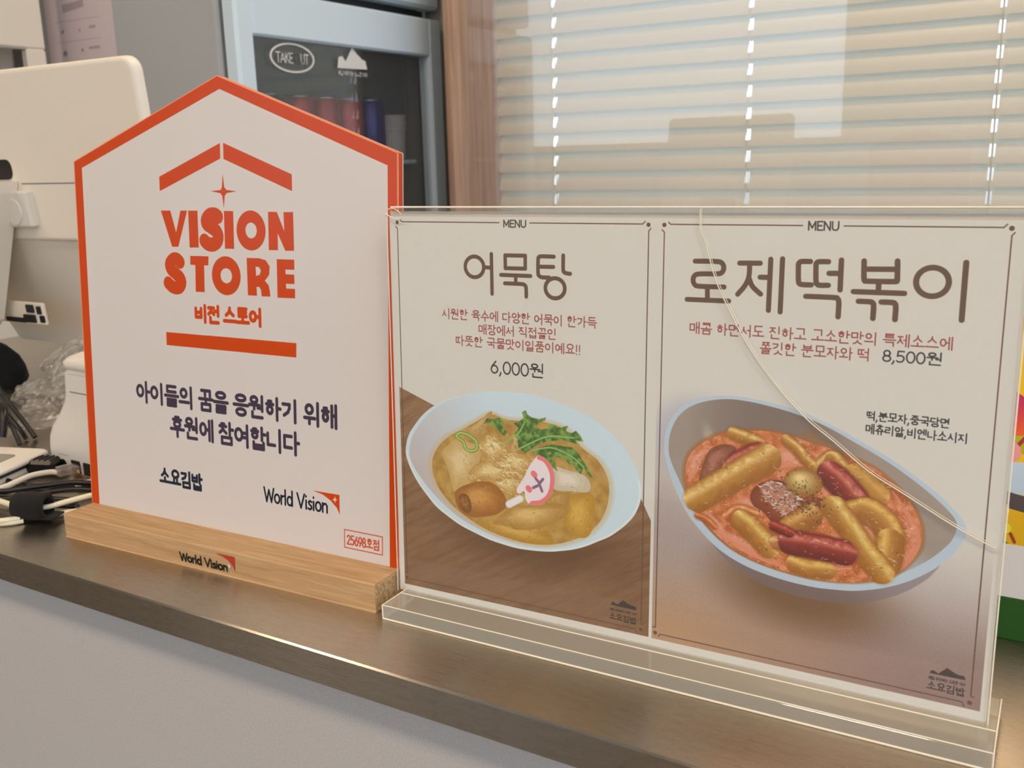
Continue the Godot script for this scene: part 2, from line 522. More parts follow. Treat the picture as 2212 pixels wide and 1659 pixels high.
# ------------------------------------------------------------------ a sheet to print on
class Canvas:
	var w: int
	var h: int
	var k: float
	var ox: float
	var oy: float
	var px := PackedColorArray()
	func _init(x0: float, y0: float, x1: float, y1: float, dots: float, base: Color) -> void:
		k = dots
		ox = x0
		oy = y0
		w = int(ceil((x1 - x0) * k))
		h = int(ceil((y1 - y0) * k))
		px.resize(w * h)
		px.fill(base)
	func seg(a: Vector2, b: Vector2, r: float, c: Color, alpha := 1.0) -> void:
		a = (a - Vector2(ox, oy)) * k
		b = (b - Vector2(ox, oy)) * k
		r *= k
		var x0 := maxi(int(minf(a.x, b.x) - r - 1), 0)
		var x1 := mini(int(maxf(a.x, b.x) + r + 2), w - 1)
		var y0 := maxi(int(minf(a.y, b.y) - r - 1), 0)
		var y1 := mini(int(maxf(a.y, b.y) + r + 2), h - 1)
		var d := b - a
		var l := maxf(d.length_squared(), 1e-6)
		for y in range(y0, y1 + 1):
			for x in range(x0, x1 + 1):
				var p := Vector2(x + 0.5, y + 0.5) - a
				var t := clampf(p.dot(d) / l, 0.0, 1.0)
				var e := r + 0.5 - (p - d * t).length()
				if e > 0.0:
					px[y * w + x] = px[y * w + x].lerp(c, minf(e, 1.0) * alpha)
	# one stretch of a round stick lit from above
	func stick(a: Vector2, b: Vector2, r: float, dark: Color, mid: Color, light: Color, nz: FastNoiseLite) -> void:
		a = (a - Vector2(ox, oy)) * k
		b = (b - Vector2(ox, oy)) * k
		r *= k
		var d := b - a
		var l := maxf(d.length_squared(), 1e-6)
		var n := d.normalized().orthogonal()
		if n.y > 0.0:
			n = -n
		for y in range(maxi(int(minf(a.y, b.y) - r - 1), 0), mini(int(maxf(a.y, b.y) + r + 2), h - 1) + 1):
			for x in range(maxi(int(minf(a.x, b.x) - r - 1), 0), mini(int(maxf(a.x, b.x) + r + 2), w - 1) + 1):
				var p := Vector2(x + 0.5, y + 0.5) - a
				var t := clampf(p.dot(d) / l, 0.0, 1.0)
				var q := p - d * t
				var g := nz.get_noise_2d(x / k * 0.9, y / k * 0.9)
				var rr := r * (1.0 + 0.06 * g)
				var e := rr + 0.5 - q.length()
				if e > 0.0:
					var s := q.dot(n) / rr
					var lit := smoothstep(-1.0, 0.55, s + 0.25 * g)
					var c := dark.lerp(mid, lit)
					c = c.lerp(light, clampf(1.0 - absf(s - 0.42 - 0.15 * g) / 0.42, 0.0, 1.0) * (0.75 + 0.6 * g))
					c = c.lerp(dark, smoothstep(0.72, 1.0, absf(s)) * 0.7)
					px[y * w + x] = px[y * w + x].lerp(c, minf(e, 1.0))
	func lines(ls: Array, r: float, c: Color) -> void:
		for l in ls:
			for i in l.size() - 1:
				seg(l[i], l[i + 1], r, c)
	# coverage of a polygon row by row, three sub-rows each; paint(x, y, cover) colours a dot
	func fill(p: PackedVector2Array, c: Color, alpha := 1.0, shade = null) -> void:
		var q := PackedVector2Array()
		var lo := Vector2(1e9, 1e9)
		var hi := Vector2(-1e9, -1e9)
		for v in p:
			var t := (v - Vector2(ox, oy)) * k
			q.append(t)
			lo = lo.min(t)
			hi = hi.max(t)
		var n := q.size()
		var xa := maxi(int(lo.x) - 1, 0)
		var xb := mini(int(hi.x) + 1, w - 1)
		if xb < xa:
			return
		var cover := PackedFloat32Array()
		cover.resize(xb - xa + 2)
		for y in range(maxi(int(lo.y), 0), mini(int(hi.y) + 1, h)):
			cover.fill(0.0)
			var any := false
			for sub in 3:
				var yy := y + (sub + 0.5) / 3.0
				var xs := PackedFloat32Array()
				for i in n:
					var a := q[i]
					var b := q[(i + 1) % n]
					if (a.y <= yy) != (b.y <= yy):
						xs.append(a.x + (yy - a.y) / (b.y - a.y) * (b.x - a.x))
				xs.sort()
				for i in range(0, xs.size() - 1, 2):
					var x0 := clampf(xs[i], xa, xb + 1)
					var x1 := clampf(xs[i + 1], xa, xb + 1)
					if x1 <= x0:
						continue
					any = true
					var i0 := int(x0)
					var i1 := int(x1)
					if i0 == i1:
						cover[i0 - xa] += (x1 - x0) / 3.0
					else:
						cover[i0 - xa] += (i0 + 1 - x0) / 3.0
						for j in range(i0 + 1, i1):
							cover[j - xa] += 1.0 / 3.0
						if i1 <= xb:
							cover[i1 - xa] += (x1 - i1) / 3.0
			if not any:
				continue
			for x in range(xa, xb + 1):
				var e := cover[x - xa]
				if e > 0.003:
					var i := y * w + x
					if shade != null:
						px[i] = px[i].lerp(shade.call(x / k + ox, y / k + oy), minf(e, 1.0) * alpha)
					else:
						px[i] = px[i].lerp(c, minf(e, 1.0) * alpha)
	func texture() -> ImageTexture:
		var im := Image.create_from_data(w, h, false, Image.FORMAT_RGBAF, px.to_byte_array())
		im.convert(Image.FORMAT_RGB8)
		return ImageTexture.create_from_image(im)

# the ink that shows as this sRGB tone where blank paper shows as (197, 187, 172)
func ink(r: float, g: float, b: float) -> Color:
	var c := Color(r / 255.0, g / 255.0, b / 255.0).srgb_to_linear()
	return Color(minf(c.r * 1.33, 0.93), minf(c.g * 1.48, 0.93), minf(c.b * 1.66, 0.93)).linear_to_srgb()

const D := {
	"s_v": [79.5,-200.6,87.8,-200.6,92.3,-187.2,96.7,-200.6,102.5,-200.6,93.7,-178.4,88.3,-178.3],
	"s_i": [103.4,-200.6,111.3,-200.6,111.4,-178.3,103.6,-178.1],
	"s_s": [128.3,-197,125.5,-198.3,121.5,-197.9,118.4,-195.2,119,-192.6,123.1,-190.5,126.7,-188.3,128.2,-185.3,127,-182.1,123.3,-180.3,119.3,-180.7,116.4,-182.6],
	"s_i2": [133.4,-200.5,140.9,-200.4,140.9,-178.1,133.4,-178],
	"s_o": [143.3,-189.1,166.3,-189.3,155.3,-200.8,154.5,-177.4,150.4,-189.2,159.4,-189.3,155.1,-193.8,154.7,-184.5],
	"s_n": [168.6,-200.1,175.3,-200,180.7,-189,180.4,-199.9,187.6,-200,187.8,-178,181.2,-177.8,175.6,-187.8,175.5,-178,168.5,-177.9],
	"s_s2": [94.6,-168.9,92.1,-170.6,88.6,-170.4,85.5,-167.6,86.4,-164.4,90.2,-161.8,94,-159.4,95.4,-156.5,93.9,-153.7,90.5,-152.7,86.7,-153.5,83.5,-155.6],
	"s_t": [103.8,-173,119.4,-173.1,119,-167.6,115.4,-167.5,115.1,-151.1,107.5,-151,107.9,-167.5,103.6,-167.6],
	"s_o2": [121.8,-161.4,145.5,-162.2,134.2,-173.5,133.3,-150,129,-161.6,138.5,-162,133.9,-166.3,133.6,-157.2],
	"s_r": [150.8,-172.9,160.5,-173,165.8,-171.9,168.7,-168.5,168.3,-163.6,164.7,-159.8,167.5,-157.5,168.4,-154.3,168.8,-150.7,162,-150.5,161.5,-154.5,160.3,-156,158,-156,158.2,-150.7,151,-150.7],
	"s_rh": [157.7,-168,160.4,-167.8,161.9,-165.8,160.8,-163.2,157.9,-162.5],
	"s_e": [174.4,-172.8,187.7,-172.8,187.7,-167,180.9,-167,181,-164.2,187.5,-164.2,187.6,-158.8,181,-158.7,181.2,-155.9,187.9,-155.9,187.8,-150.5,174.4,-150.3],
	"s_rl": [79.3,-221.4,131.9,-240.3,131.8,-231.3,79.3,-212.6],
	"s_rr": [134.5,-240.3,187.2,-221.2,187.2,-211.8,134.4,-231],
	"s_star": [133.3,-222.4,134.3,-214.5,135.9,-212.9,144,-212,136.1,-211,134.5,-209.4,133.5,-202.2,132.5,-209.4,131,-211,123.1,-212.2,131.4,-212.9,132.4,-214.5],
	"s_bar": [79.9,-124.2,188.1,-124.3,187.8,-115.8,79.8,-115.9],
	"s_tri": [198.7,-36.9,218.6,-37.1,218.6,-25.2,216.5,-29,212.1,-32.7,206.1,-35.6],
	"s_tristar": [215.2,-36.1,215.6,-34.5,216.9,-33.9,215.6,-33.2,215.4,-31.5,214.8,-33,213.3,-33.5,214.8,-34.4],
	"s_inner": [10.6,-228.1,132.8,-271.4,256.7,-224.9],
	"s_box": [221.7,-15.8,248.9,-16,248.7,-7.5,221.5,-7],
	"w_tri": [141.1,-13.6,156.7,-13.8,156,-4.3,154.5,-7.6,151.5,-10.5,146.9,-12.5],
	"t_o": [41.6,22,52.5,21.9,47.1,16.6,47,27],
	"t_oa": [52.7,21.8,56.4,21.9],
	"t_os": [57,15.1,57.2,34.9],
	"t_m": [64.9,15.6,76.2,15.5,76.2,21.8,65,21.9],
	"t_ml": [62.4,25.3,79.1,25.3],
	"t_ms": [70.8,25.4,70.8,29.1],
	"t_mk": [64.6,29.4,73.8,29.4,75.7,29.8,76.6,31.1,76.7,35.5],
	"t_t": [91.9,15.6,84.9,15.6,83.7,16.2,83.3,17.2,83.3,23.7,83.9,25,85.5,25.7,89.4,25.7],
	"t_tm": [83.8,20.6,91.6,20.5],
	"t_ta": [96.9,14.9,96.9,21.4,97.4,22.8,98.7,23.3,100.6,23.5],
	"t_to": [87.3,30.8,97.8,30.6,92.5,25.9,92.7,35.6],
	"u_r1": [162.5,15.8,172.4,15.7,174.8,16.4,175.7,18.2,175,20.3,172.8,21.1,164.8,21.4,162.5,22.2,161.8,24.2,162.6,26.2,165,26.9,176.1,26.8],
	"u_r2": [168.5,27.2,168.7,32.7],
	"u_r3": [159.2,33,178.4,32.9],
	"u_j1": [182.7,16.1,191.7,15.9],
	"u_j2": [187.1,16.2,187,21.7,185.4,25.8,182.3,29.7],
	"u_j3": [187.2,22.8,188.8,26.1,192.4,29.2],
	"u_j4": [191.9,21.9,196.2,21.9],
	"u_j5": [196.2,14.1,196.1,36.1],
	"u_j6": [201.2,13.8,201.2,36.5],
	"u_d1": [212.9,14.6,209.3,14.7,208.2,15.4,208,16.7,208.3,22.6,208.8,24,210,24.4,213.7,24.4],
	"u_d2": [220.3,14.5,216.4,14.6,215.4,15.4,215.3,16.7,215.6,22.6,216.1,23.9,217.2,24.4,220.7,24.3],
	"u_d3": [220.8,19.3,225.4,19.2],
	"u_d4": [225.5,13.7,225.6,26],
	"u_d5": [211.7,29.3,223,29.3,224.7,29.7,225.4,31.4,225.4,37.3],
	"u_b1": [234.5,13.8,234.8,20.5,235.3,21.8,236.5,22,246.4,21.8,247.6,21.3,247.7,20.1,247.4,13.5],
	"u_b2": [234.9,17.1,247.4,16.8],
	"u_b3": [240.7,22.3,240.8,26.1],
	"u_b4": [231,26.5,250.8,26.4],
	"u_b5": [233.2,30.4,237.4,30.4,238.7,30.7,239.3,32.1,239.3,37.2],
	"u_b6": [242.2,30.3,246.3,30.3,247.4,30.7,247.9,32.2,247.9,37.2],
	"u_i1": [254.9,21.6,267,21.1,260.6,15.7,261.4,27.1],
	"u_i2": [272.7,13.4,272.7,36],
	"l_mt": [123.8,186.9,124.9,185,127.5,186,130.5,183.2,133.5,184.7,137.2,185.4,137.7,187],
	"r_mt": [271.3,187,271.9,185.6,273.2,185.5,274.7,186.5,278,183.1,280,184.2,282.2,185.2,284.7,185.2,285.3,186.9],
	"a_table": [-1.5,87.8,20.9,95.9,1.1,122.2,55.9,172.4,89.6,167.2,136.1,137,144.4,139.9,144.7,199.2,-1.2,200.3],
	"a_bowl": [1.4,123.1,3.3,114.7,7.5,108.4,13.5,101.5,20.9,95.9,29.2,91.7,39.3,88.4,48.2,86.3,56.9,84.8,66.5,84.2,75.8,84.1,85,85.1,94,86.9,102.9,89.2,111.6,92.4,118.5,96.3,124.5,100.6,129.6,105.2,133.5,110.7,136.5,115.9,138.4,121.2,139.2,126,138.5,131.7,136.1,137.8,132.4,142.9,127.8,147.4,122.7,151.6,116.6,155.1,110.4,158.6,103.3,161.6,96,163.7,89.6,165.2,80.2,166.3,70.6,166.7,61.9,166,54,164.9,45,162.6,35.9,159.8,27.7,155.9,20.5,151.7,14.9,146.4,9.7,140.8,5.6,134.9,2.8,129.3],
	"a_inner": [3.8,123.3,6.2,114.4,10.7,107.6,16.6,101.2,24,95.5,32.2,91.4,43.3,88,56.9,85.6,71.1,84.8,85,85.7,98.4,88.5,111.6,93.2,123.7,100.7,131.4,108.6,136.5,118.3,137.9,126.2,136.8,132.8,132.7,140,126,146.4,116.6,153,103.3,159.2,89.6,162.6,75.4,164,61.9,163.3,50.1,160.8,38,157,27.8,151.3,18.6,144.5,11.4,137.3,5.7,129.9],
	"a_soup": [18.5,129.1,19.7,123.5,23.5,117.3,29.8,111.6,36.9,107.7,45,102.9,55.8,97,66.3,98.9,85,97.7,98.5,100.3,107.4,108.3,115.3,113,120.5,119.7,122.3,126.8,121.7,134.3,119.5,141.3,115.6,147.3,110.4,152.4,103.3,156.6,94.2,160.3,84.9,162.4,73.5,163.1,61.9,161.8,50.1,159,40.1,154.8,31,149.5,23.9,142.8,19.9,136.1],
	"a_back": [41,106.8,47,102.7,55.9,95.2,55.6,100.9,52.3,104.7,46.9,110.5,41.4,112],
	"a_fish": [25.2,121.1,29.7,116.1,34.8,112.4,42.8,113.6,49.3,115,48.6,122.5,44,131,42.4,136.6,36.3,138.8,32.2,141.6,30.3,135.6,28.4,128.7],
	"a_yub": [47.8,113.9,50.8,110,53.8,107.8,58.6,109.6,65.3,112.6,66.2,116.8,62.3,120.7,55.5,122.5,50.7,119.6],
	"a_yub2": [41,131.4,46.6,124.5,56.5,121.5,65.2,121.2,72.8,122.8,71.8,127.2,64.2,130.8,56.4,133.7,48.5,133,42.5,134.3],
	"a_yub3": [56.5,124.1,65.2,116.9,72.8,115.9,80.3,118.4,78.4,123.7,72.8,127.1,64.2,125.6],
	"a_yub4": [52.5,132.5,62.3,128.5,71.8,128.9,75.6,131.8,71.8,138.4,64.1,137.8,56.3,135.4],
	"a_curl": [66.2,117.2,69.5,114.6,71,110.2,70.3,106.5,66.8,104.8,71,104.7,72.4,107.5,72.1,112.6,69.5,116.4,67.6,117.5],
	"a_tofu": [91.8,120.2,98.6,120.6,110.1,122.8,111.8,130,102.2,131.4,92.7,131.9,91.4,127],
	"a_naru": [83.6,115,86.8,116.3,90.4,119.6,92.3,124.4,92.3,129.4,90.9,133.9,88.2,138.1,84,141.1,78.4,141.8,75.7,139.1,75.1,135.3,72,137.1,70.6,135.1,72.8,131.4,75.6,126.7,77.5,122.6,80.3,118.4],
	"a_pink": [83.6,115,86.8,116.3,90.4,119.6,92.3,124.4,92.3,129.4,90.9,133.9,88.2,138.1,84,141.1,78.4,141.8,79.3,139.9,84,138.7,87.7,135.6,89.5,131.5,90,126.4,89.1,122.3,86.3,118.4,82.6,117.2],
	"a_roll": [33.4,141.4,38.4,137.6,48.5,133.8,55.4,133.4,60.2,135.8,63.6,139.6,64.5,144.8,60.1,149.4,54.2,151.9,45.2,154,38.1,153.3,34.6,150.3,33.1,146],
	"a_rollhole": [35.2,143.9,39.3,141.9,42.3,144.6,43.2,149.8,40.7,152.5,36.6,150.4],
	"a_bot": [57.9,153.7,63,148.5,68.9,144.1,80.3,142.2,92.3,140.5,100.3,140.5,98.7,145,93.2,148.9,84.9,153.3,75.5,156.1,68.8,155.5,62,155.7],
	"a_flat": [45.1,155.8,56.1,155.8,70.7,156.9,84.9,155.4,88.6,153.9,92.3,160.2,84.9,162.2,75.5,162.7,61.9,161.5,51.1,159.3],
	"a_right": [99.5,135.1,106.7,131.6,114.2,132.1,114.7,141.2,113.7,148.9,110.4,154.1,104.6,154.7,99.6,151.2,97.6,147.3,100,141],
	"a_mid": [88.6,137.6,94.1,133.4,100.4,133.3,100,139.3,94.1,140.6,87.7,140.3],
	"a_leaf1": [71.9,112.6,71,108.5,69.6,105.3,72,102.5,69.2,100.3,72.9,98.6,74.8,96.7,73.9,93.9,76.2,92.8,77.1,94.8,79.9,96.2,83.6,96.6,87.7,95.1,87.2,97,83.6,98.3,81.3,100.6,85,101.9,88.6,100.6,90,98.1,92.7,98.5,94,100,99.8,98.1,98.5,101.1,102,101.6,104.2,100.1,106.5,102.3,108.4,105.3,104.3,105,106.1,107.2,102.1,106.5,96.7,105.5,91.3,106.9,84.9,108.5,80.3,111.6,75.7,115.2],
	"a_leaf2": [78.5,113.5,84,111.2,90.4,108.7,96.7,108.8,102.1,108.9,105.2,111,107.4,114,111,118.5,113.5,123.5,111,121.8,108.5,118,107,121.9,104.4,120.2,103,117.9,100.4,117.4,98.6,115.2,94.1,114.9,91.3,114.4,92.7,118.4,94.5,122.4,91.8,120.7,89.5,117.2,84.9,115.3],
	"a_leaf3": [50.9,102.7,53.4,99.3,56.8,99.5,60.6,98.2,63.5,100.2,62.5,103.5,65.3,104.9,63.4,107.7,60.1,104.7,56.7,103.3,55.8,101.3],
	"a_stem1": [63.4,111.6,68.2,107.6,72,105,75.7,98.7],
	"a_stem2": [71.9,113.5,80.3,108.7,89.5,104.7,102.9,103.9],
	"a_stem3": [79.4,113.4,90.4,110.4,101.2,113.2,108.3,118],
	"a_pep": [34.4,110.7,36.9,108.9,41.4,109.4,44.4,110.8,46.8,112.7,46.6,116.6,42.8,118,39.8,116.6,38.8,113.6,35.8,112.2,34.4,110.7],
	"a_stick": [66,143.7,72.7,139.6],
	"a_purp": [81.7,127.5,84,129.8,85.9,127.4,84,129.8,80.3,132.7,84,130.6,85.4,133.8],
	"a_dots": [80.5,125.2,77.5,133.4],
	"b_bowl": [150,103.1,150.3,97.3,151.8,91.4,155,85.8,159,81.8,164.6,78.7,170.9,76.6,177.2,75.7,184.2,75.2,191.1,75.7,198.7,76.7,206.2,78,213.6,79.7,220.9,82.2,228.2,85.1,235.4,88.5,242.4,91.9,249.4,95.4,256.4,99.5,263.3,104,269.4,108.2,274.9,113.2,278.7,117,280.4,120,280.8,122.8,280,126.6,277.8,131,274.6,135.7,270.3,140.2,264.7,144.9,258.3,149.1,251.6,152.4,244.8,154.9,237.9,156.7,230.7,157.6,223.4,158.2,216,158.1,208.4,157.5,200.7,156.4,192.8,154.7,184.7,151.8,178.2,148.4,172.3,144,166.8,138.7,162.1,133.2,158.2,126.8,155.1,120.6,152.4,113.5,150.7,107.9],
	"b_inner": [152.3,104.4,152.6,97,155.1,89.8,159.1,84.6,164.7,80.8,171.8,78.3,180.4,76.9,189.7,77.2,198.8,78.4,207.8,80.1,216.6,82.4,225.4,85.7,234,89.8,242.6,93.9,251,98.4,259.3,103.6,266.9,109,273.1,114.2,276.6,118.4,277.1,122,275.9,126.6,273,131.1,268.1,136.5,261.8,141.8,254,146.9,246,150.6,237.7,153,229.1,154.3,220.3,154.6,211.3,154.1,202.1,152.9,192.6,150.7,184.6,147.7,177.2,143.2,170.5,137.3,165.3,130.6,161,123.9,157,116.2,153.9,110],
	"b_sauce": [160.7,114.8,161.2,109,163.3,103.9,167.7,99.3,172.4,95.9,178.6,92.8,186.4,90.9,194,89.9,202.3,89.9,209.8,90.8,217.2,92.7,224.4,93.9,231.6,96.1,238.7,98.5,245.1,101.4,250.7,105.4,255.7,109.9,260.1,115.2,263.1,121.3,264.3,127.1,263.6,133.2,260.6,139,256.6,143.9,251.4,148,244.6,150.9,237.6,152.8,229.1,154,220.3,154.3,211.3,153.7,200.5,152.1,192.6,150.1,184.6,146.9,178,142.6,171.7,137.1,167,131.2,163.1,125.2,161.3,119.7],
	"b_pk1": [162.2,122,166.2,130.5,174.6,139.1,186.1,146.2,198.9,150.4,209.7,151.6,200.3,146.9,189.1,142.4,180.3,139.8,174.4,132.5,167.7,128.6],
	"b_pk2": [198.2,98.7,204.8,96.3,211.6,98.6,216.1,101.1,220.6,103.5,213.3,103.7,204.5,105.7,199.9,103.2],
	"b_pk3": [235.2,122.8,241.6,124.1,246.2,130.9,248,139,243.7,136,239.1,129.8],
	"b_pk4": [250.9,108.4,257.5,116.3,262.6,123.6,263.8,131.6,260.4,139.8,253.4,147.2,258.9,137.8,261,129.9,259.2,122,254.7,115.2],
	"b_pk5": [182.3,128,188.3,121.4,194.7,124.5,197.9,128.8,193.3,127.9,185.5,129.1],
	"b_pk6": [163,108,166.9,102.6,173.3,99.4,169.4,104.7,166.4,112.4,162.5,117.9],
	"b_meat": [191.4,120.2,194.3,115,200.3,111.8,206.3,111.7,211,117.3,219.8,116.7,225.7,118.2,224.6,123.7,219,128.5,211.1,134.2,207.2,131.3,202.7,132,197.9,127.2,193.1,124.7],
	"b_glaze": [195.8,115.5,200.3,112.5,204.8,112.7,208.7,116,214.1,118.4,211.3,123.5,207,126.5,202.3,123.3,198.4,120.7],
	"b_nood": [167.4,116.4,169.5,107.1,172.5,101.1,178.8,97.9,184.3,98.9,182.9,102.2,178.4,107.6,176.9,112.6,172.2,116.5],
	"b_spill": [212.7,90,216.9,86.5,219.9,89.2,227.2,92.1,220,92.2],
	"b_tA": [166.8,125.5,181.8,114.3,198.3,102.2],
	"b_tB": [182.9,92.5,188.8,94,193.9,95.5],
	"b_tC1": [206.5,92.7,211.5,96.3,215.4,100.4,219.9,104],
	"b_tS1": [226.1,105.8,231,109.7,236.9,115.7],
	"b_tS1e": [235.7,118.5,239.8,117.2],
	"b_tS2": [210.6,139.4,222.5,139.3,233.4,140.1],
	"b_tS3": [183.8,105.7,189.1,101.8,194.8,98.7],
	"b_tD": [228.3,120.4,236.4,130.3,243.2,139.1,249.2,145.7],
	"b_tE": [236.9,121.4,242.7,119.7,248.8,123.7,251.9,130,251.6,141],
	"b_tF": [188.4,133.1,193.6,136.7,200.5,143.2],
	"b_tG": [212.9,149,219.3,149.8,226.6,149.2],
	"b_tH": [236.6,104.8,241.4,108.2,245.3,111.4],
	"b_tI": [223.4,100.9,226.8,98.5,230.5,101.5],
	"b_tJ": [181.6,131.4,187,127.7,193.3,128.7],
	"b_tK2": [167.1,133.7,171.2,134.7,175.4,137.7],
	"b_tN1": [202.7,132.8,209.6,134.8],
	"b_tR1": [209.9,132.4,218.8,125.4],
	"b_tS2e": [204.6,140.5,209.8,139.6],
	"b_egg": [206.1,112.1,223.1,109.3,214.5,104.4,214.9,117.3],
	"crack": [164.9,-7.4,164.9,-3.4,165.4,2.6,167.8,7.7,173,24,180.6,38.8,187.9,51.1,196.6,62.6,204.5,71.7,208.3,75.4,216.7,83.2,227.1,90.6,241.6,101.5,255.7,109.1,276,120,288.4,125.5,292.2,126.9],
}

# ------------------------------------------------------------------ materials
func flat(c: Color, rough := 0.6, metal := 0.0, spec := 0.5) -> StandardMaterial3D:
	var m := StandardMaterial3D.new()
	m.albedo_color = c
	m.roughness = rough
	m.metallic = metal
	m.metallic_specular = spec
	return m

func clear(c: Color, alpha: float, rough := 0.03) -> StandardMaterial3D:
	var m := flat(Color(c.r, c.g, c.b, alpha), rough)
	m.transparency = BaseMaterial3D.TRANSPARENCY_ALPHA
	m.cull_mode = BaseMaterial3D.CULL_DISABLED
	return m

func noise_tex(freq: float, cols: Array, at: Array, sd := 1, size := 512, oct := 4, normal := false) -> NoiseTexture2D:
	var n := FastNoiseLite.new()
	n.seed = sd
	n.noise_type = FastNoiseLite.TYPE_SIMPLEX_SMOOTH
	n.frequency = freq
	n.fractal_octaves = oct
	var t := NoiseTexture2D.new()
	t.width = size
	t.height = size
	t.seamless = true
	t.noise = n
	t.as_normal_map = normal
	if not normal:
		var g := Gradient.new()
		g.offsets = PackedFloat32Array(at)
		g.colors = PackedColorArray(cols)
		t.color_ramp = g
	return t

func grained(cols: Array, scale3: Vector3, rough: float, sd: int, freq := 0.012) -> StandardMaterial3D:
	var m := flat(Color.WHITE, rough)
	m.albedo_texture = noise_tex(freq, cols, [0.25, 0.42, 0.55, 0.75], sd)
	m.uv1_triplanar = true
	m.uv1_scale = scale3
	return m

func make_materials() -> void:
	M.white_plastic = flat(Color(0.86, 0.85, 0.82), 0.35)
	M.cream_plastic = flat(Color(0.90, 0.875, 0.82), 0.4)
	M.grey_plastic = flat(Color(0.55, 0.54, 0.52), 0.45)
	M.black_plastic = flat(Color(0.035, 0.035, 0.04), 0.4)
	M.navy_plastic = flat(Color(0.06, 0.065, 0.10), 0.3)
	M.black_cloth = flat(Color(0.03, 0.03, 0.033), 0.95)
	M.black_cloth.rim_enabled = true
	M.black_cloth.rim = 0.3
	M.black_cloth.heightmap_enabled = true
	M.black_cloth.heightmap_texture = noise_tex(0.09, [Color.BLACK, Color.WHITE], [0.2, 0.8], 31)
	M.black_cloth.heightmap_scale = 0.06
	M.black_cloth.uv1_triplanar = true
	M.black_cloth.uv1_scale = Vector3(30, 30, 30)
	M.dark = flat(Color(0.02, 0.02, 0.02), 0.8)
	M.white_cable = flat(Color(0.82, 0.80, 0.76), 0.45)
	M.ivory_cable = flat(Color(0.86, 0.84, 0.74), 0.45)
	M.wall = flat(Color(0.80, 0.78, 0.74), 0.9)
	M.ceiling = flat(Color(0.86, 0.85, 0.83), 0.95)
	M.floor = flat(Color(0.42, 0.38, 0.34), 0.6)
	M.floor.albedo_texture = noise_tex(0.02, [Color(0.85, 0.84, 0.82), Color(1, 1, 1)], [0.3, 0.7], 4)
	M.floor.uv1_triplanar = true
	M.oak = grained([Color(0.62, 0.48, 0.40), Color(0.68, 0.55, 0.46), Color(0.655, 0.525, 0.435), Color(0.71, 0.585, 0.49)], Vector3(9, 0.35, 9), 0.55, 7)
	M.pine = grained([Color(0.70, 0.56, 0.39), Color(0.755, 0.615, 0.445), Color(0.735, 0.595, 0.425), Color(0.78, 0.645, 0.475)], Vector3(30, 30, 1.8), 0.62, 11)
	M.pine_end = grained([Color(0.62, 0.49, 0.33), Color(0.74, 0.61, 0.44), Color(0.71, 0.58, 0.41), Color(0.78, 0.65, 0.48)], Vector3(20, 20, 20), 0.8, 12, 0.03)
	M.steel = flat(Color(0.74, 0.70, 0.64), 0.30, 1.0)
	M.steel.roughness_texture = noise_tex(0.03, [Color(0.90, 0.90, 0.90), Color(1, 1, 1)], [0.3, 0.7], 5)
	M.steel.uv1_scale = Vector3(150, 1.6, 1)
	M.steel.anisotropy_enabled = true
	M.steel.anisotropy = 0.95
	M.laminate = flat(Color(0.78, 0.765, 0.75), 0.7)
	M.laminate.albedo_texture = noise_tex(0.2, [Color(0.95, 0.95, 0.95), Color(1, 1, 1)], [0.3, 0.7], 8)
	M.laminate.uv1_triplanar = true
	M.laminate.uv1_scale = Vector3(6, 6, 6)
	M.slat = flat(Color(0.84, 0.83, 0.78), 0.42)
	M.cord = flat(Color(0.80, 0.78, 0.70), 0.8)
	M.fridge_white = flat(Color(0.80, 0.88, 0.93), 0.35)
	M.fridge_grey = flat(Color(0.66, 0.675, 0.685), 0.5)
	M.fridge_inside = flat(Color(0.42, 0.43, 0.43), 0.5)
	M.gasket = flat(Color(0.14, 0.15, 0.16), 0.6)
	M.window_glass = clear(Color(0.9, 0.95, 0.95), 0.02, 0.0)
	M.door_glass = clear(Color(0.45, 0.47, 0.48), 0.12, 0.02)
	M.acrylic = clear(Color(0.92, 0.90, 0.84), 0.012, 0.02)
	M.acrylic.metallic_specular = 0.38
	M.acrylic_base = clear(Color(0.86, 0.85, 0.80), 0.40, 0.04)
	M.acrylic_edge = flat(Color(0.93, 0.90, 0.82), 0.25)  # pale tone: light caught by acrylic edges and cracks put into the colour
	M.sticker = flat(Color(0.85, 0.85, 0.84), 0.6)
	M.ink_dark = flat(Color(0.07, 0.08, 0.09), 0.6)
	M.ink_red = flat(Color(0.72, 0.20, 0.11), 0.6)
	M.can_red = flat(Color(0.62, 0.05, 0.09), 0.25, 0.3)
	M.can_blue = flat(Color(0.10, 0.10, 0.42), 0.25, 0.3)
	M.can_green = flat(Color(0.08, 0.35, 0.12), 0.25, 0.3)
	M.alu = flat(Color(0.75, 0.75, 0.76), 0.3, 1.0)
	M.orange_edge = flat(Color(0.80, 0.25, 0.09), 0.3)
	M.paper_back = flat(Color(0.80, 0.77, 0.72), 0.85)
	M.green_card = flat(Color(0.13, 0.36, 0.10), 0.5)

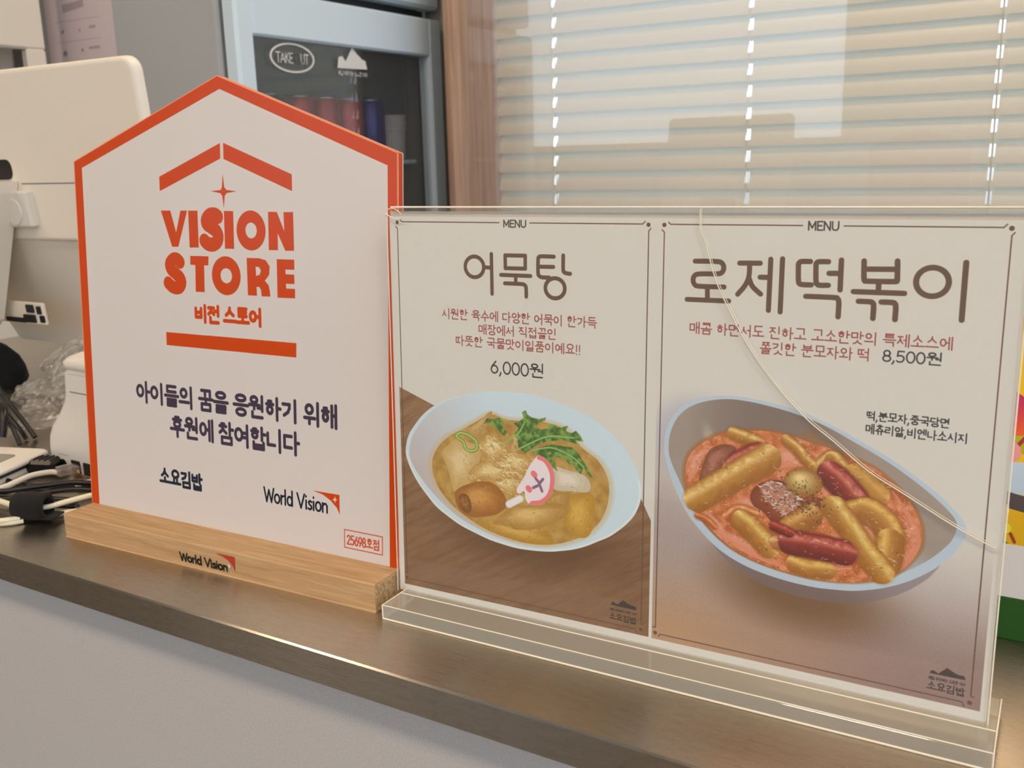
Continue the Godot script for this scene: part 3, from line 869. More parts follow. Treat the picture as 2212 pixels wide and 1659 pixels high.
# ------------------------------------------------------------------ the room
func build_room() -> void:
	# back wall at z = -1.78: full-height to the left of the blind's opening, a sill below, a lintel above
	var x0 := -1.113
	var m := MB.new()
	m.between(P(-4.3, -1.2, -1.92), P(x0 - 0.012, 1.4, -1.79), 0.0)
	m.between(P(x0 - 0.012, -1.2, -1.92), P(1.7, -0.42, -1.79), 0.0)
	m.between(P(x0 - 0.012, 0.86, -1.92), P(1.7, 1.4, -1.79), 0.0)
	m.between(P(1.3, -0.42, -1.92), P(1.7, 0.86, -1.79), 0.0)
	structure("wall_back", m.mesh(), M.wall, "back wall behind the kitchen with the window opening")
	# deep wood-lined opening in front of the blind
	m = MB.new()
	m.between(P(x0 - 0.014, -1.2, -1.92), P(x0, 1.4, -1.635), 0.0006)
	structure("trim_1", m.mesh(), M.oak, "brown wood-grain side lining of the window, between the fridge and the blind")
	m = MB.new()
	m.between(P(x0, -0.45, -1.92), P(1.3, -0.42, -1.655), 0.002)
	structure("trim_2", m.mesh(), M.oak, "window sill board below the blind")
	m = MB.new()
	m.between(P(x0, 0.86, -1.92), P(1.3, 0.89, -1.664), 0.002)
	structure("trim_3", m.mesh(), M.oak, "lining board over the window opening")
	m = MB.new()
	m.between(P(1.3, -0.45, -1.92), P(1.314, 0.89, -1.664), 0.001)
	structure("trim_4", m.mesh(), M.oak, "wood-grain side lining at the far right of the window")
	# outer window behind the blind, inner pane before it
	var w := Node3D.new()
	w.name = "window_1"
	w.set_meta("kind", "structure")
	w.set_meta("label", "kitchen window covered by the venetian blind")
	add_child(w)
	obj("outer_pane", box_mesh(P(x0, -0.42, -1.905), P(1.3, 0.86, -1.900), 0.0), M.window_glass, w)
	obj("inner_pane", box_mesh(P(x0, -0.42, -1.671), P(1.3, 0.86, -1.667), 0.0), M.window_glass, w)
	# floor, ceiling and the customers' side
	structure("floor", box_mesh(P(-4.4, -1.3, -1.95), P(1.8, -1.2, 3.4), 0.0), M.floor, "shop floor")
	structure("ceiling", box_mesh(P(-4.4, 1.4, -1.95), P(1.8, 1.5, 3.4), 0.0), M.ceiling, "shop ceiling")
	structure("wall_left", box_mesh(P(-4.4, -1.2, -1.95), P(-4.3, 1.4, 3.4), 0.0), M.wall, "wall at the left end of the shop")
	# shop front at z = 3.2: one window to the left, one to the right of a pillar
	m = MB.new()
	for r in [[-4.3, -4.18, -1.2, 1.4], [-4.18, -1.46, -1.2, 0.03], [-4.18, -1.46, 1.36, 1.4], [-1.46, 0.3, -1.2, 1.4], [0.3, 1.5, -1.2, -0.6], [0.3, 1.5, 1.2, 1.4], [1.5, 1.7, -1.2, 1.4]]:
		m.between(P(r[0], r[2], 3.2), P(r[1], r[3], 3.32), 0.0)
	structure("wall_front", m.mesh(), M.wall, "shop front wall behind the viewer")
	for q in [["window_2", -4.18, -1.46, 0.03, 1.36], ["window_3", 0.3, 1.5, -0.6, 1.2]]:
		w = Node3D.new()
		w.name = q[0]
		w.set_meta("kind", "structure")
		w.set_meta("label", "shop front window behind the viewer")
		add_child(w)
		m = MB.new()
		m.between(P(q[1], q[3], 3.24), P(q[1] + 0.05, q[4], 3.30), 0.002)
		m.between(P(q[2] - 0.05, q[3], 3.24), P(q[2], q[4], 3.30), 0.002)
		m.between(P(q[1] + 0.05, q[3], 3.24), P(q[2] - 0.05, q[3] + 0.05, 3.30), 0.002)
		m.between(P(q[1] + 0.05, q[4] - 0.05, 3.24), P(q[2] - 0.05, q[4], 3.30), 0.002)
		obj("window_frame", m.mesh(), M.white_plastic, w)
		obj("pane", box_mesh(P(q[1] + 0.05, q[3] + 0.05, 3.268), P(q[2] - 0.05, q[4] - 0.05, 3.272), 0.0), M.window_glass, w)
	# glazed right side
	m = MB.new()
	for r in [[-1.95, -1.7, -1.2, 1.4], [-1.7, 2.9, -1.2, -0.9], [-1.7, 2.9, 1.32, 1.4], [2.9, 3.4, -1.2, 1.4]]:
		m.between(P(1.7, r[2], r[0]), P(1.8, r[3], r[1]), 0.0)
	structure("wall_right", m.mesh(), M.wall, "glazed wall at the right end of the shop")
	w = Node3D.new()
	w.name = "window_4"
	w.set_meta("kind", "structure")
	w.set_meta("label", "side window at the right end of the shop")
	add_child(w)
	m = MB.new()
	for z in [-1.7, 0.6, 2.85]:
		m.between(P(1.72, -0.9, z), P(1.77, 1.32, z + 0.05), 0.002)
	obj("window_frame", m.mesh(), M.white_plastic, w)
	obj("pane", box_mesh(P(1.743, -0.9, -1.65), P(1.747, 1.32, 2.85), 0.0), M.window_glass, w)
	structure("ground", box_mesh(P(-14, -1.45, -14), P(14, -1.3, 14), 0.0), flat(Color(0.6, 0.6, 0.58), 0.9), "paved ground outside")

func build_lamps() -> void:
	# square ceiling panels: x, z, size, strength
	var at := [[-1.76, 0.5, 0.30, 6.6], [-0.3, 0.5, 0.30, 6.6], [1.1, 0.5, 0.30, 6.6], [-0.3, -1.05, 0.5, 6.0], [-2.6, 2.1, 0.5, 5.0], [0.4, 2.1, 0.5, 5.0]]
	var say := ["ceiling panel lamp over the counter front, left one", "ceiling panel lamp over the counter front, middle one", "ceiling panel lamp over the counter front, right one", "ceiling panel lamp over the kitchen by the blind", "ceiling panel lamp by the shop front, left one", "ceiling panel lamp by the shop front, right one"]
	for i in at.size():
		var s: float = at[i][2]
		var t := thing("ceiling_lamp", say[i], "lamp", Transform3D(Basis(), P(at[i][0], 1.4, at[i][1])), "ceiling panel lamps")
		var m := MB.new()
		m.rbox(Vector3(0, -0.012, 0), Vector3(s + 0.04, 0.024, s + 0.04), 0.003)
		obj("frame", m.mesh(), M.white_plastic, t)
		var glow := flat(Color(0.9, 0.9, 0.9), 0.5)
		glow.emission_enabled = true
		glow.emission = LAMP_COLOR
		glow.emission_energy_multiplier = at[i][3] * 1.2 * LAMP
		m = MB.new()
		m.rbox(Vector3(0, -0.026, 0), Vector3(s, 0.004, s), 0.001)
		obj("diffuser", m.mesh(), glow, t)
		var l := AreaLight3D.new()
		l.name = "lamp_light"
		l.area_size = Vector2(s, s)
		l.light_color = LAMP_COLOR
		l.light_energy = LAMP * at[i][3]
		l.area_range = 12.0
		l.area_attenuation = 2.0
		l.shadow_enabled = true
		l.rotation_degrees = Vector3(-90, 0, 0)
		l.position = Vector3(0, -0.034, 0)
		t.add_child(l)

func build_counter() -> void:
	var t := thing("counter", "long service counter with a brushed steel top and a pale grey laminate front", "counter", Transform3D(Basis(), P(0, -1.2, -0.6)))
	var m := MB.new()
	m.between(Vector3(-1.40, 1.2 + YC - 0.019, -0.30), Vector3(1.6, 1.2 + YC, 0.262), 0.0009, true)
	obj("steel_top", m.mesh(), M.steel, t).set_meta("label", "brushed stainless steel top with a folded front edge")
	m = MB.new()
	m.between(Vector3(-1.40, 0.08, 0.225), Vector3(1.6, 1.2 + YC - 0.019, 0.249), 0.0)
	obj("front_panel", m.mesh(), M.laminate, t).set_meta("label", "pale grey laminate front panel")
	m = MB.new()
	m.between(Vector3(-1.40, 0.0, -0.28), Vector3(1.6, 0.08, 0.20), 0.0)
	m.between(Vector3(-1.40, 0.08, -0.28), Vector3(-1.38, 1.2 + YC - 0.019, 0.225), 0.0)
	m.between(Vector3(1.58, 0.08, -0.28), Vector3(1.6, 1.2 + YC - 0.019, 0.225), 0.0)
	m.between(Vector3(-1.38, 0.08, -0.28), Vector3(1.58, 1.2 + YC - 0.019, -0.265), 0.0)
	obj("carcass", m.mesh(), M.grey_plastic, t)

# ------------------------------------------------------------------ blind
func slat_mesh(length: float, holes: Array) -> ArrayMesh:
	# a crowned strip 44 mm wide with slots; x along the slat, hung at the angle of a closed blind
	var m := MB.new()
	var n := 8
	var wd := 0.044
	var tilt := deg_to_rad(68)
	var prof: Array[Vector2] = []
	for i in n + 1:
		var s := (float(i) / n - 0.5)
		var crown := 0.0032 * (1.0 - 4.0 * s * s)
		# s from the upper rear edge (-.5) to the lower front edge (.5)
		var a := s * wd
		prof.append(Vector2(a * cos(tilt) + crown * sin(tilt), -a * sin(tilt) + crown * cos(tilt)))
	var nrm := Vector2(sin(tilt), cos(tilt)) * 0.00035
	var xs: Array[float] = [0.0]
	for h in holes:
		xs.append(h - 0.0042)
		xs.append(h + 0.0042)
	xs.append(length)
	for j in xs.size() - 1:
		var hole := j % 2 == 1
		for i in n:
			if hole and i >= 2 and i <= 5:
				continue
			var a := prof[i]
			var b := prof[i + 1]
			var f := func(x: float, q: Vector2, o: float) -> Vector3: return Vector3(x, q.y + nrm.y * o, q.x + nrm.x * o)
			m.quad(f.call(xs[j], a, 1), f.call(xs[j + 1], a, 1), f.call(xs[j + 1], b, 1), f.call(xs[j], b, 1), Vector3(0, nrm.y, nrm.x), 0)
			m.quad(f.call(xs[j], a, -1), f.call(xs[j + 1], a, -1), f.call(xs[j + 1], b, -1), f.call(xs[j], b, -1), Vector3(0, -nrm.y, -nrm.x), 1)
	for e in [[prof[0], Vector3(0, 1, -0.4)], [prof[n], Vector3(0, -1, 0.4)]]:
		var q: Vector2 = e[0]
		m.quad(Vector3(0, q.y + nrm.y, q.x + nrm.x), Vector3(length, q.y + nrm.y, q.x + nrm.x), Vector3(length, q.y - nrm.y, q.x - nrm.x), Vector3(0, q.y - nrm.y, q.x - nrm.x), e[1])
	return m.mesh()

func build_blind() -> void:
	var x0 := -1.108
	var length := 2.38
	var z := -1.803
	var t := thing("venetian_blind", "off-white closed venetian blind hanging in the window", "blind", Transform3D(Basis(), P(x0, 0, z)))
	var holes := [0.132, 0.531, 0.935, 1.335, 1.735, 2.13]
	var mesh := slat_mesh(length, holes)
	var pitch := 0.0380
	var y := -0.0985 + 0.014
	var k := -8
	while y + k * pitch < 0.80:
		var wob := sin(k * 2.7) * 0.0004
		obj("slat", mesh, M.slat, t, Transform3D(Basis(Vector3.RIGHT, deg_to_rad(sin(k * 5.1) * 0.8)), Vector3(0, y + k * pitch + wob, 0)))
		k += 1
	for h in holes:
		var m := MB.new()
		m.tube([Vector3(h, 0.82, 0.0), Vector3(h, -0.40, 0.0)], 0.0009, 6)
		for dz in [0.0115, -0.0115]:
			m.tube([Vector3(h, 0.82, dz), Vector3(h, -0.40, dz)], 0.0006, 5)
		obj("ladder_cord", m.mesh(), M.cord, t)
	var m := MB.new()
	m.rbox(Vector3(length / 2, 0.83, 0), Vector3(length, 0.04, 0.028), 0.003)
	obj("head_rail", m.mesh(), M.slat, t)
	m = MB.new()
	m.rbox(Vector3(length / 2, -0.405, 0), Vector3(length, 0.016, 0.026), 0.003)
	obj("bottom_rail", m.mesh(), M.slat, t)

# ------------------------------------------------------------------ fridge
func build_fridge() -> void:
	# the door faces +x; the near side faces the counter
	var t := thing("display_fridge", "white glass-door drinks fridge with a grey side and take-out decals", "fridge", Transform3D(Basis(), P(-1.50, -1.2, -1.48)))
	var o := Vector3(1.50, 1.2, 1.48)           # adds lens coordinates to local ones
	var xf := -1.262                            # front of the carcass
	var m := MB.new()
	m.between(Vector3(-1.82, -1.12, -1.212) + o, Vector3(xf, 0.80, -1.192) + o, 0.006)
	obj("side_panel", m.mesh(), M.fridge_grey, t).set_meta("label", "matt grey side panel")
	m = MB.new()
	m.between(Vector3(-1.82, -1.12, -1.772) + o, Vector3(xf, 0.80, -1.752) + o, 0.004)
	m.between(Vector3(-1.82, -1.12, -1.752) + o, Vector3(-1.80, 0.80, -1.212) + o, 0.0)
	m.between(Vector3(-1.80, 0.72, -1.752) + o, Vector3(xf, 0.80, -1.212) + o, 0.0)
	m.between(Vector3(-1.80, -1.12, -1.752) + o, Vector3(xf, -0.85, -1.212) + o, 0.0)
	obj("carcass", m.mesh(), M.fridge_white, t)
	m = MB.new()
	m.between(Vector3(-1.80, -0.85, -1.214) + o, Vector3(xf - 0.01, 0.72, -1.212) + o, 0.0)
	m.between(Vector3(-1.80, -0.85, -1.752) + o, Vector3(xf - 0.01, 0.72, -1.750) + o, 0.0)
	m.between(Vector3(-1.80, -0.85, -1.750) + o, Vector3(-1.798, 0.72, -1.214) + o, 0.0)
	obj("liner", m.mesh(), M.fridge_inside, t)
	for x in [[-1.80, -1.76], [-1.34, -1.29]]:
		for z in [-1.74, -1.25]:
			m = MB.new()
			m.tube([Vector3(x[0] + 0.03, -1.2, z) + o, Vector3(x[0] + 0.03, -1.12, z) + o], 0.018, 10)
			obj("foot", m.mesh(), M.black_plastic, t)
	# door: frame, gasket, pane, decals
	var d := Node3D.new()
	d.name = "door"
	t.add_child(d)
	m = MB.new()
	var y1 := 0.280
	var y0 := -0.95
	m.between(Vector3(-1.252, y0, -1.231) + o, Vector3(-1.22, y1, -1.191) + o, 0.005)
	m.between(Vector3(-1.252, y0, -1.763) + o, Vector3(-1.22, y1, -1.719) + o, 0.005)
	m.between(Vector3(-1.252, 0.206, -1.722) + o, Vector3(-1.2205, y1 - 0.0005, -1.228) + o, 0.004)
	m.between(Vector3(-1.252, y0 + 0.0005, -1.722) + o, Vector3(-1.2205, y0 + 0.09, -1.228) + o, 0.004)
	obj("frame", m.mesh(), M.fridge_white, d).set_meta("label", "white door frame")
	m = MB.new()
	m.between(Vector3(-1.261, y0 + 0.01, -1.222) + o, Vector3(-1.252, y1 - 0.01, -1.205) + o, 0.002)
	m.between(Vector3(-1.261, y0 + 0.01, -1.755) + o, Vector3(-1.252, y1 - 0.01, -1.730) + o, 0.002)
	m.between(Vector3(-1.261, 0.220, -1.730) + o, Vector3(-1.252, y1 - 0.01, -1.222) + o, 0.002)
	obj("gasket", m.mesh(), M.gasket, d)
	obj("pane", box_mesh(Vector3(-1.236, y0 + 0.085, -1.722) + o, Vector3(-1.230, 0.209, -1.228) + o, 0.0), M.door_glass, d)
	# decals sit on the pane, read from +x: local x runs towards -z
	var face := Transform3D(Basis(Vector3(0, 0, -1), Vector3.UP, Vector3.RIGHT), Vector3(-1.2288, 0, 0) + o)
	m = MB.new()
	var ring := []
	for q in [[0.055, 0.0245], [0.0505, 0.0215]]:
		var line := PackedVector2Array()
		for k in 41:
			line.append(Vector2(1.325 + q[0] * cos(TAU * k / 40), 0.1775 + q[1] * sin(TAU * k / 40)))
		ring.append(line)
	for k in 40:
		m.quad(Vector3(ring[0][k].x, ring[0][k].y, 0), Vector3(ring[0][k + 1].x, ring[0][k + 1].y, 0), Vector3(ring[1][k + 1].x, ring[1][k + 1].y, 0), Vector3(ring[1][k].x, ring[1][k].y, 0), Vector3.BACK)
	var take := []
	for l in line_of("TAKE OUT", 1.285, 1.366, -0.1850, -0.1690):
		var q := PackedVector2Array()
		for p in l:
			q.append(Vector2(p.x, -p.y))
		take.append(q)
	ribbons(m, take, 0.0017, 0.0)
	obj("take_out_decal", m.mesh(), M.sticker, d, face).set_meta("label", "white oval decal that reads TAKE OUT")
	m = MB.new()
	var hill := PackedVector2Array([Vector2(1.440, 0.168), Vector2(1.444, 0.187), Vector2(1.455, 0.190), Vector2(1.464, 0.181), Vector2(1.484, 0.207), Vector2(1.497, 0.196), Vector2(1.512, 0.187), Vector2(1.521, 0.185), Vector2(1.525, 0.170)])
	m.prism(hill, 0.0, 0.0003, null, true)
	take = []
	for l in line_of("매일 마주하는 소요한 식사", 1.442, 1.524, -0.1640, -0.1560):
		var q := PackedVector2Array()
		for p in l:
			q.append(Vector2(p.x, -p.y))
		take.append(q)
	ribbons(m, take, 0.0010, 0.0)
	obj("mountain_decal", m.mesh(), M.sticker, d, face).set_meta("label", "white mountain logo decal with a line of small lettering")
	# header above the door
	m = MB.new()
	m.between(Vector3(-1.262, 0.300, -1.768) + o, Vector3(-1.226, 0.72, -1.194) + o, 0.006)
	obj("header_panel", m.mesh(), M.fridge_white, t)
	m = MB.new()
	m.between(Vector3(-1.40, 0.279, -1.752) + o, Vector3(-1.258, 0.300, -1.214) + o, 0.001)
	obj("header_recess", m.mesh(), M.gasket, t)
	# lamp strip under the cavity's roof, behind the door frame
	m = MB.new()
	m.rbox(Vector3(-1.285, 0.700, -1.482) + o, Vector3(0.016, 0.012, 0.46), 0.002)
	var glow := flat(Color(0.9, 0.9, 0.9), 0.5)
	glow.emission_enabled = true
	glow.emission = Color(0.93, 0.97, 1.0)
	glow.emission_energy_multiplier = 2.0
	obj("lamp_strip", m.mesh(), glow, t)
	var l := AreaLight3D.new()
	l.name = "fridge_light"
	l.area_size = Vector2(0.014, 0.44)
	l.light_color = Color(0.93, 0.97, 1.0)
	l.light_energy = 0.55
	l.area_range = 8.0
	l.area_attenuation = 2.0
	l.shadow_enabled = true
	l.transform = Transform3D(Basis(Vector3.RIGHT, Vector3(0, 0, 1), Vector3(0, 1, 0)), Vector3(-1.285, 0.692, -1.482) + o) * Transform3D(Basis(Vector3.UP, 0.0), Vector3.ZERO)
	l.transform.basis = Basis(Vector3.RIGHT, -PI / 2)
	t.add_child(l)
	# wire shelves
	for sy in [0.0, -0.30, -0.60]:
		m = MB.new()
		for k in 23:
			m.tube([Vector3(-1.79, sy, -1.225 - k * 0.0235) + o, Vector3(-1.285, sy, -1.225 - k * 0.0235) + o], 0.0022, 6)
		for x in [-1.785, -1.55, -1.29]:
			m.tube([Vector3(x, sy - 0.004, -1.216) + o, Vector3(x, sy - 0.004, -1.748) + o], 0.003, 6)
		obj("wire_shelf", m.mesh(), M.fridge_white, t)
	# cans on the top shelf
	var rows := [
		[-1.335, -1.352, "can_green", "green drink can", "nearest the door corner, left of the red cans"],
		[-1.335, -1.440, "can_red", "red drink can", "leftmost in the front row of the fridge"],
		[-1.335, -1.512, "can_red", "red drink can", "middle one of the front row in the fridge"],
		[-1.335, -1.582, "can_red", "red drink can", "rightmost red one of the front row in the fridge"],
		[-1.335, -1.654, "can_blue", "blue drink can", "at the right end of the can row"],
		[-1.405, -1.440, "can_red", "red drink can", "behind the leftmost one in the fridge"],
		[-1.405, -1.512, "can_red", "red drink can", "behind the middle one in the fridge"],
		[-1.405, -1.582, "can_red", "red drink can", "behind the rightmost red one in the fridge"],
	]
	var body := MB.new()
	var rr := []
	for q in [[0.0, 0.024], [0.004, 0.031], [0.010, 0.033], [0.108, 0.033], [0.116, 0.030], [0.120, 0.0275]]:
		var ring3 := PackedVector3Array()
		for k in 24:
			ring3.append(Vector3(cos(TAU * k / 24) * q[1], q[0], sin(TAU * k / 24) * q[1]))
		rr.append(ring3)
	body.loft(rr)
	var bm := body.mesh()
	var top := MB.new()
	rr = []
	for q in [[0.1195, 0.0278], [0.1225, 0.0278], [0.1225, 0.0262], [0.1190, 0.0255]]:
		var ring3 := PackedVector3Array()
		for k in 24:
			ring3.append(Vector3(cos(TAU * k / 24) * q[1], q[0], sin(TAU * k / 24) * q[1]))
		rr.append(ring3)
	top.loft(rr, 0, false, true)
	var tm := top.mesh()
	for r in rows:
		var c := thing("drink_can", r[3] + " " + r[4], "can", Transform3D(Basis(), P(r[0], 0.0027, r[1])), "cans on the fridge shelf")
		obj("body", bm, M[r[2]], c)
		obj("lid", tm, M.alu, c)
	# ribbed clear cups at the end of the can row
	var cup := thing("plastic_cup_stack", "stack of ribbed clear plastic cups in the fridge, right of the cans", "cups", Transform3D(Basis(), P(-1.325, 0.0027, -1.7165)))
	var rings := []
	for q in [[0.0, 0.024], [0.060, 0.0275], [0.0605, 0.029], [0.064, 0.029], [0.0645, 0.0278], [0.074, 0.0282], [0.0745, 0.0295], [0.078, 0.0295], [0.0785, 0.028], [0.088, 0.0285], [0.0885, 0.0298], [0.092, 0.0298]]:
		var ring3 := PackedVector3Array()
		for k in 60:
			var rad: float = q[1] * (1.0 + (0.03 if k % 2 else 0.0))
			ring3.append(Vector3(cos(TAU * k / 60) * rad, q[0], sin(TAU * k / 60) * rad))
		rings.append(ring3)
	m = MB.new()
	m.loft(rings, -1, true, false)
	var cm := flat(Color(0.85, 0.86, 0.87, 0.5), 0.3)
	cm.transparency = BaseMaterial3D.TRANSPARENCY_ALPHA
	obj("cups", m.mesh(), cm, cup)
	# notice on the grey side
	var cv := Canvas.new(0, 0, 186, 262, 3.0, Color(0.80, 0.75, 0.77))
	var g := Color(0.50, 0.46, 0.48)
	for y in [140.0, 175.0, 212.0, 244.0]:
		cv.seg(Vector2(26, y - 16), Vector2(150, y - 16), 0.7, Color(0.70, 0.65, 0.67))
	cv.fill(PackedVector2Array([Vector2(50, 96), Vector2(110, 92), Vector2(112, 104), Vector2(52, 110)]), g, 0.5)
	for q in [[44, 141, 5], [92, 142, 3.5], [44, 178, 8], [94, 176, 4.5], [48, 216, 9], [44, 250, 8]]:
		for k in 5:
			cv.seg(Vector2(q[0] + sin(k * 2.1 + q[1]) * q[2] * 0.5, q[1] + cos(k * 1.7) * q[2] * 0.5), Vector2(q[0] + sin(k + 1.0) * q[2] * 0.5, q[1] + k * 0.6 - 1), q[2] * 0.3, g, 0.6)
	for q in [[128, 139, 14], [128, 174, 26], [130, 212, 24], [130, 246, 20]]:
		cv.seg(Vector2(q[0] - q[2] / 2.0, q[1]), Vector2(q[0] + q[2] / 2.0, q[1]), 2.6, g, 0.5)
	var pm := flat(Color.WHITE, 0.8)
	pm.albedo_texture = cv.texture()
	m = MB.new()
	m.prism(PackedVector2Array([Vector2(0, -0.262), Vector2(0.186, -0.262), Vector2(0.186, 0), Vector2(0, 0)]), 0.0, 0.0004, func(q: Vector2) -> Vector2: return Vector2(q.x / 0.186, -q.y / 0.262))
	tag(obj("notice", m.mesh(), pm, self, Transform3D(Basis(), P(-1.70, 0.385, -1.1919))), "pale lilac paper notice with grey pictograms stuck on the fridge side", "notice")
	# tall off-white appliance left of the fridge: its right side with a dark grip recess shows
	var a := thing("kitchen_appliance", "tall off-white appliance with a dark grip recess, left of the fridge", "appliance", Transform3D(Basis(), P(-1.90, -1.2, -0.90)))
	var q3 := Vector3(1.90, 1.2, 0.90)
	var ax := -1.649
	m = MB.new()
	m.between(Vector3(ax - 0.02, -1.2, -1.15) + q3, Vector3(ax, 0.02, -0.70) + q3, 0.004)
	m.between(Vector3(ax - 0.02, 0.208, -1.15) + q3, Vector3(ax, 0.75, -0.70) + q3, 0.004)
	m.between(Vector3(ax - 0.02, 0.018, -1.15) + q3, Vector3(ax, 0.210, -1.112) + q3, 0.004)
	m.between(Vector3(ax - 0.02, 0.018, -0.85) + q3, Vector3(ax, 0.210, -0.70) + q3, 0.004)
	m.between(Vector3(-2.15, -1.2, -1.15) + q3, Vector3(ax - 0.09, 0.75, -0.70) + q3, 0.01)
	m.between(Vector3(ax - 0.10, 0.72, -1.15) + q3, Vector3(ax - 0.005, 0.75, -0.70) + q3, 0.002)
	obj("housing", m.mesh(), M.cream_plastic, a)
	m = MB.new()
	m.between(Vector3(ax - 0.089, 0.02, -1.11) + q3, Vector3(ax - 0.085, 0.208, -0.85) + q3, 0.0)
	obj("grip_recess", m.mesh(), M.grey_plastic, a)
	m = MB.new()
	m.between(Vector3(ax - 0.08, 0.03, -1.066) + q3, Vector3(ax - 0.026, 0.186, -0.87) + q3, 0.004)
	obj("black_block", m.mesh(), M.black_plastic, a)  # plain black block set inside the grip recess

# ------------------------------------------------------------------ donation sign on its wooden foot
func build_sign() -> void:
	var ud := Vector3(0.99948787, 0, -0.03200001)
	var nd := Vector3(0.03200001, 0, 0.99948787)
	var a0 := P(-0.58785579, YC, -0.37860032)
	var t := thing("donation_sign", "house-shaped white sign with an orange border standing in a pine foot", "sign", Transform3D(Basis(ud, Vector3.UP, nd), a0))
	var L := 0.2609
	# pine foot with a slot, section in depth (z) and height (y), swept along x
	var sec := [[0.0005, 0.0], [0.0, 0.0008], [0.0, 0.0158], [-0.0008, 0.0166], [-0.0237, 0.0166], [-0.0231, 0.0078], [-0.0289, 0.0074], [-0.0296, 0.0166], [-0.0402, 0.0166], [-0.041, 0.0158], [-0.041, 0.0]]
	var poly := PackedVector2Array()
	for s in sec:
		poly.append(Vector2(s[0], s[1]))
	var m := MB.new()
	m.prism(poly, 0.0, L)
	# prism depth runs along its z: turn it so that depth lies along the foot
	var turn := Basis(Vector3(0, 0, 1), Vector3.UP, Vector3(-1, 0, 0))
	obj("wooden_foot", m.mesh(), M.pine, t, Transform3D(turn, Vector3(L, 0, 0)) )
	# end grain and the splintered front corner
	m = MB.new()
	for s in [[-0.001, 0.012, 0.0022, 0.003], [-0.003, 0.0145, 0.0030, 0.0022], [-0.0015, 0.008, 0.0014, 0.0026], [-0.0008, 0.0045, 0.0011, 0.002]]:
		var b := Basis.from_euler(Vector3(s[0] * 700, s[1] * 90, 0.5))
		m.rbox(Vector3(L - 0.0002, s[1], s[0]), Vector3(0.0012, s[2], s[3]), 0.0004, b)
	obj("splintered_corner", m.mesh(), M.pine_end, t).set_meta("label", "splintered corner at the right end of the foot")
	m = MB.new()
	var eg := PackedVector2Array()
	for s in [[-0.0012, 0.0014], [-0.0012, 0.0154], [-0.0228, 0.0154], [-0.0222, 0.0070], [-0.0298, 0.0066], [-0.0304, 0.0154], [-0.0398, 0.0154], [-0.0398, 0.0014]]:
		eg.append(Vector2(s[0], s[1]))
	m.prism(eg, 0.0, 0.0004)
	obj("end_grain", m.mesh(), M.pine_end, t, Transform3D(Basis(Vector3(0, 0, -1), Vector3.UP, Vector3(1, 0, 0)), Vector3(L - 0.0001, 0, 0)) * Transform3D(Basis(Vector3(-1, 0, 0), Vector3.UP, Vector3(0, 0, 1)), Vector3.ZERO))
	m = MB.new()
	ribbons(m, flip(line_of("World Vision", 109.6, 150.4, -8.6, -3.5)), 0.00105, 0.0003)
	obj("lettering", m.mesh(), M.ink_dark, t, Transform3D(Basis(), Vector3(0, 0.0, 0.0)))
	m = MB.new()
	var tri := PackedVector2Array()
	for p in raw("w_tri"):
		tri.append(Vector2(p.x, -p.y) * 0.001)
	m.prism(tri, 0.0, 0.0003, null, true)
	obj("logo_flag", m.mesh(), M.ink_red, t)
	m = MB.new()
	m.prism(PackedVector2Array([Vector2(0.1518, 0.0090), Vector2(0.1522, 0.0077), Vector2(0.1533, 0.0072), Vector2(0.1522, 0.0067), Vector2(0.1518, 0.0050), Vector2(0.1514, 0.0067), Vector2(0.1503, 0.0072), Vector2(0.1514, 0.0077)]), 0.0, 0.0005, null, true)
	obj("logo_star", m.mesh(), M.sticker, t)
	# the panel leans back in its slot
	var tilt := deg_to_rad(4.7)
	var pb := Basis(Vector3.RIGHT, Vector3(0, cos(tilt), -sin(tilt)), Vector3(0, sin(tilt), cos(tilt)))
	var pt := Transform3D(pb, Vector3(-0.0006, 0.0166, -0.0238))
	var house := PackedVector2Array([Vector2(-0.0005, -0.0085), Vector2(0.2610, -0.0085), Vector2(0.2610, 0.2312), Vector2(0.1312, 0.2789), Vector2(-0.0005, 0.2322)])
	var cv := sign_print()
	var sm := flat(Color(0.93, 0.93, 0.93), 0.22, 0.0, 0.32)
	sm.albedo_texture = cv.texture()
	m = MB.new()
	m.prism(house, -0.005, 0.0, func(q: Vector2) -> Vector2: return Vector2((q.x * 1000.0 - cv.ox) * cv.k / cv.w, (-q.y * 1000.0 - cv.oy) * cv.k / cv.h), true)
	var face := obj("printed_face", m.mesh(), sm, t, pt)
	face.set_meta("label", "printed front of the sign with orange logo and Korean lettering")
	m = MB.new()
	m.prism(house, -0.0052, -0.0001, null, false, 0.0)
	obj("acrylic_body", m.mesh(), M.orange_edge, t, pt).set_meta("label", "acrylic plate tinted orange at its edges")
	# highlight line along the roof and the sides, put into pale orange tubes
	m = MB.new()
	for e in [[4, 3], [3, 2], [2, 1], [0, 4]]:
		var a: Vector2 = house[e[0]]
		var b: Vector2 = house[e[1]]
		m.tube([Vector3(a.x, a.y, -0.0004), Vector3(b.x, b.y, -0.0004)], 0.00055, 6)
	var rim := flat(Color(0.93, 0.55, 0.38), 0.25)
	obj("rim_highlight", m.mesh(), rim, t, pt)
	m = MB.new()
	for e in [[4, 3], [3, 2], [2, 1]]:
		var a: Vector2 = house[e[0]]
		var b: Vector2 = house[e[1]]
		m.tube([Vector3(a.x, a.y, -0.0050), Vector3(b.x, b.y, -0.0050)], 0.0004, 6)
	obj("rear_rim", m.mesh(), flat(Color(0.82, 0.68, 0.58), 0.25), t, pt)

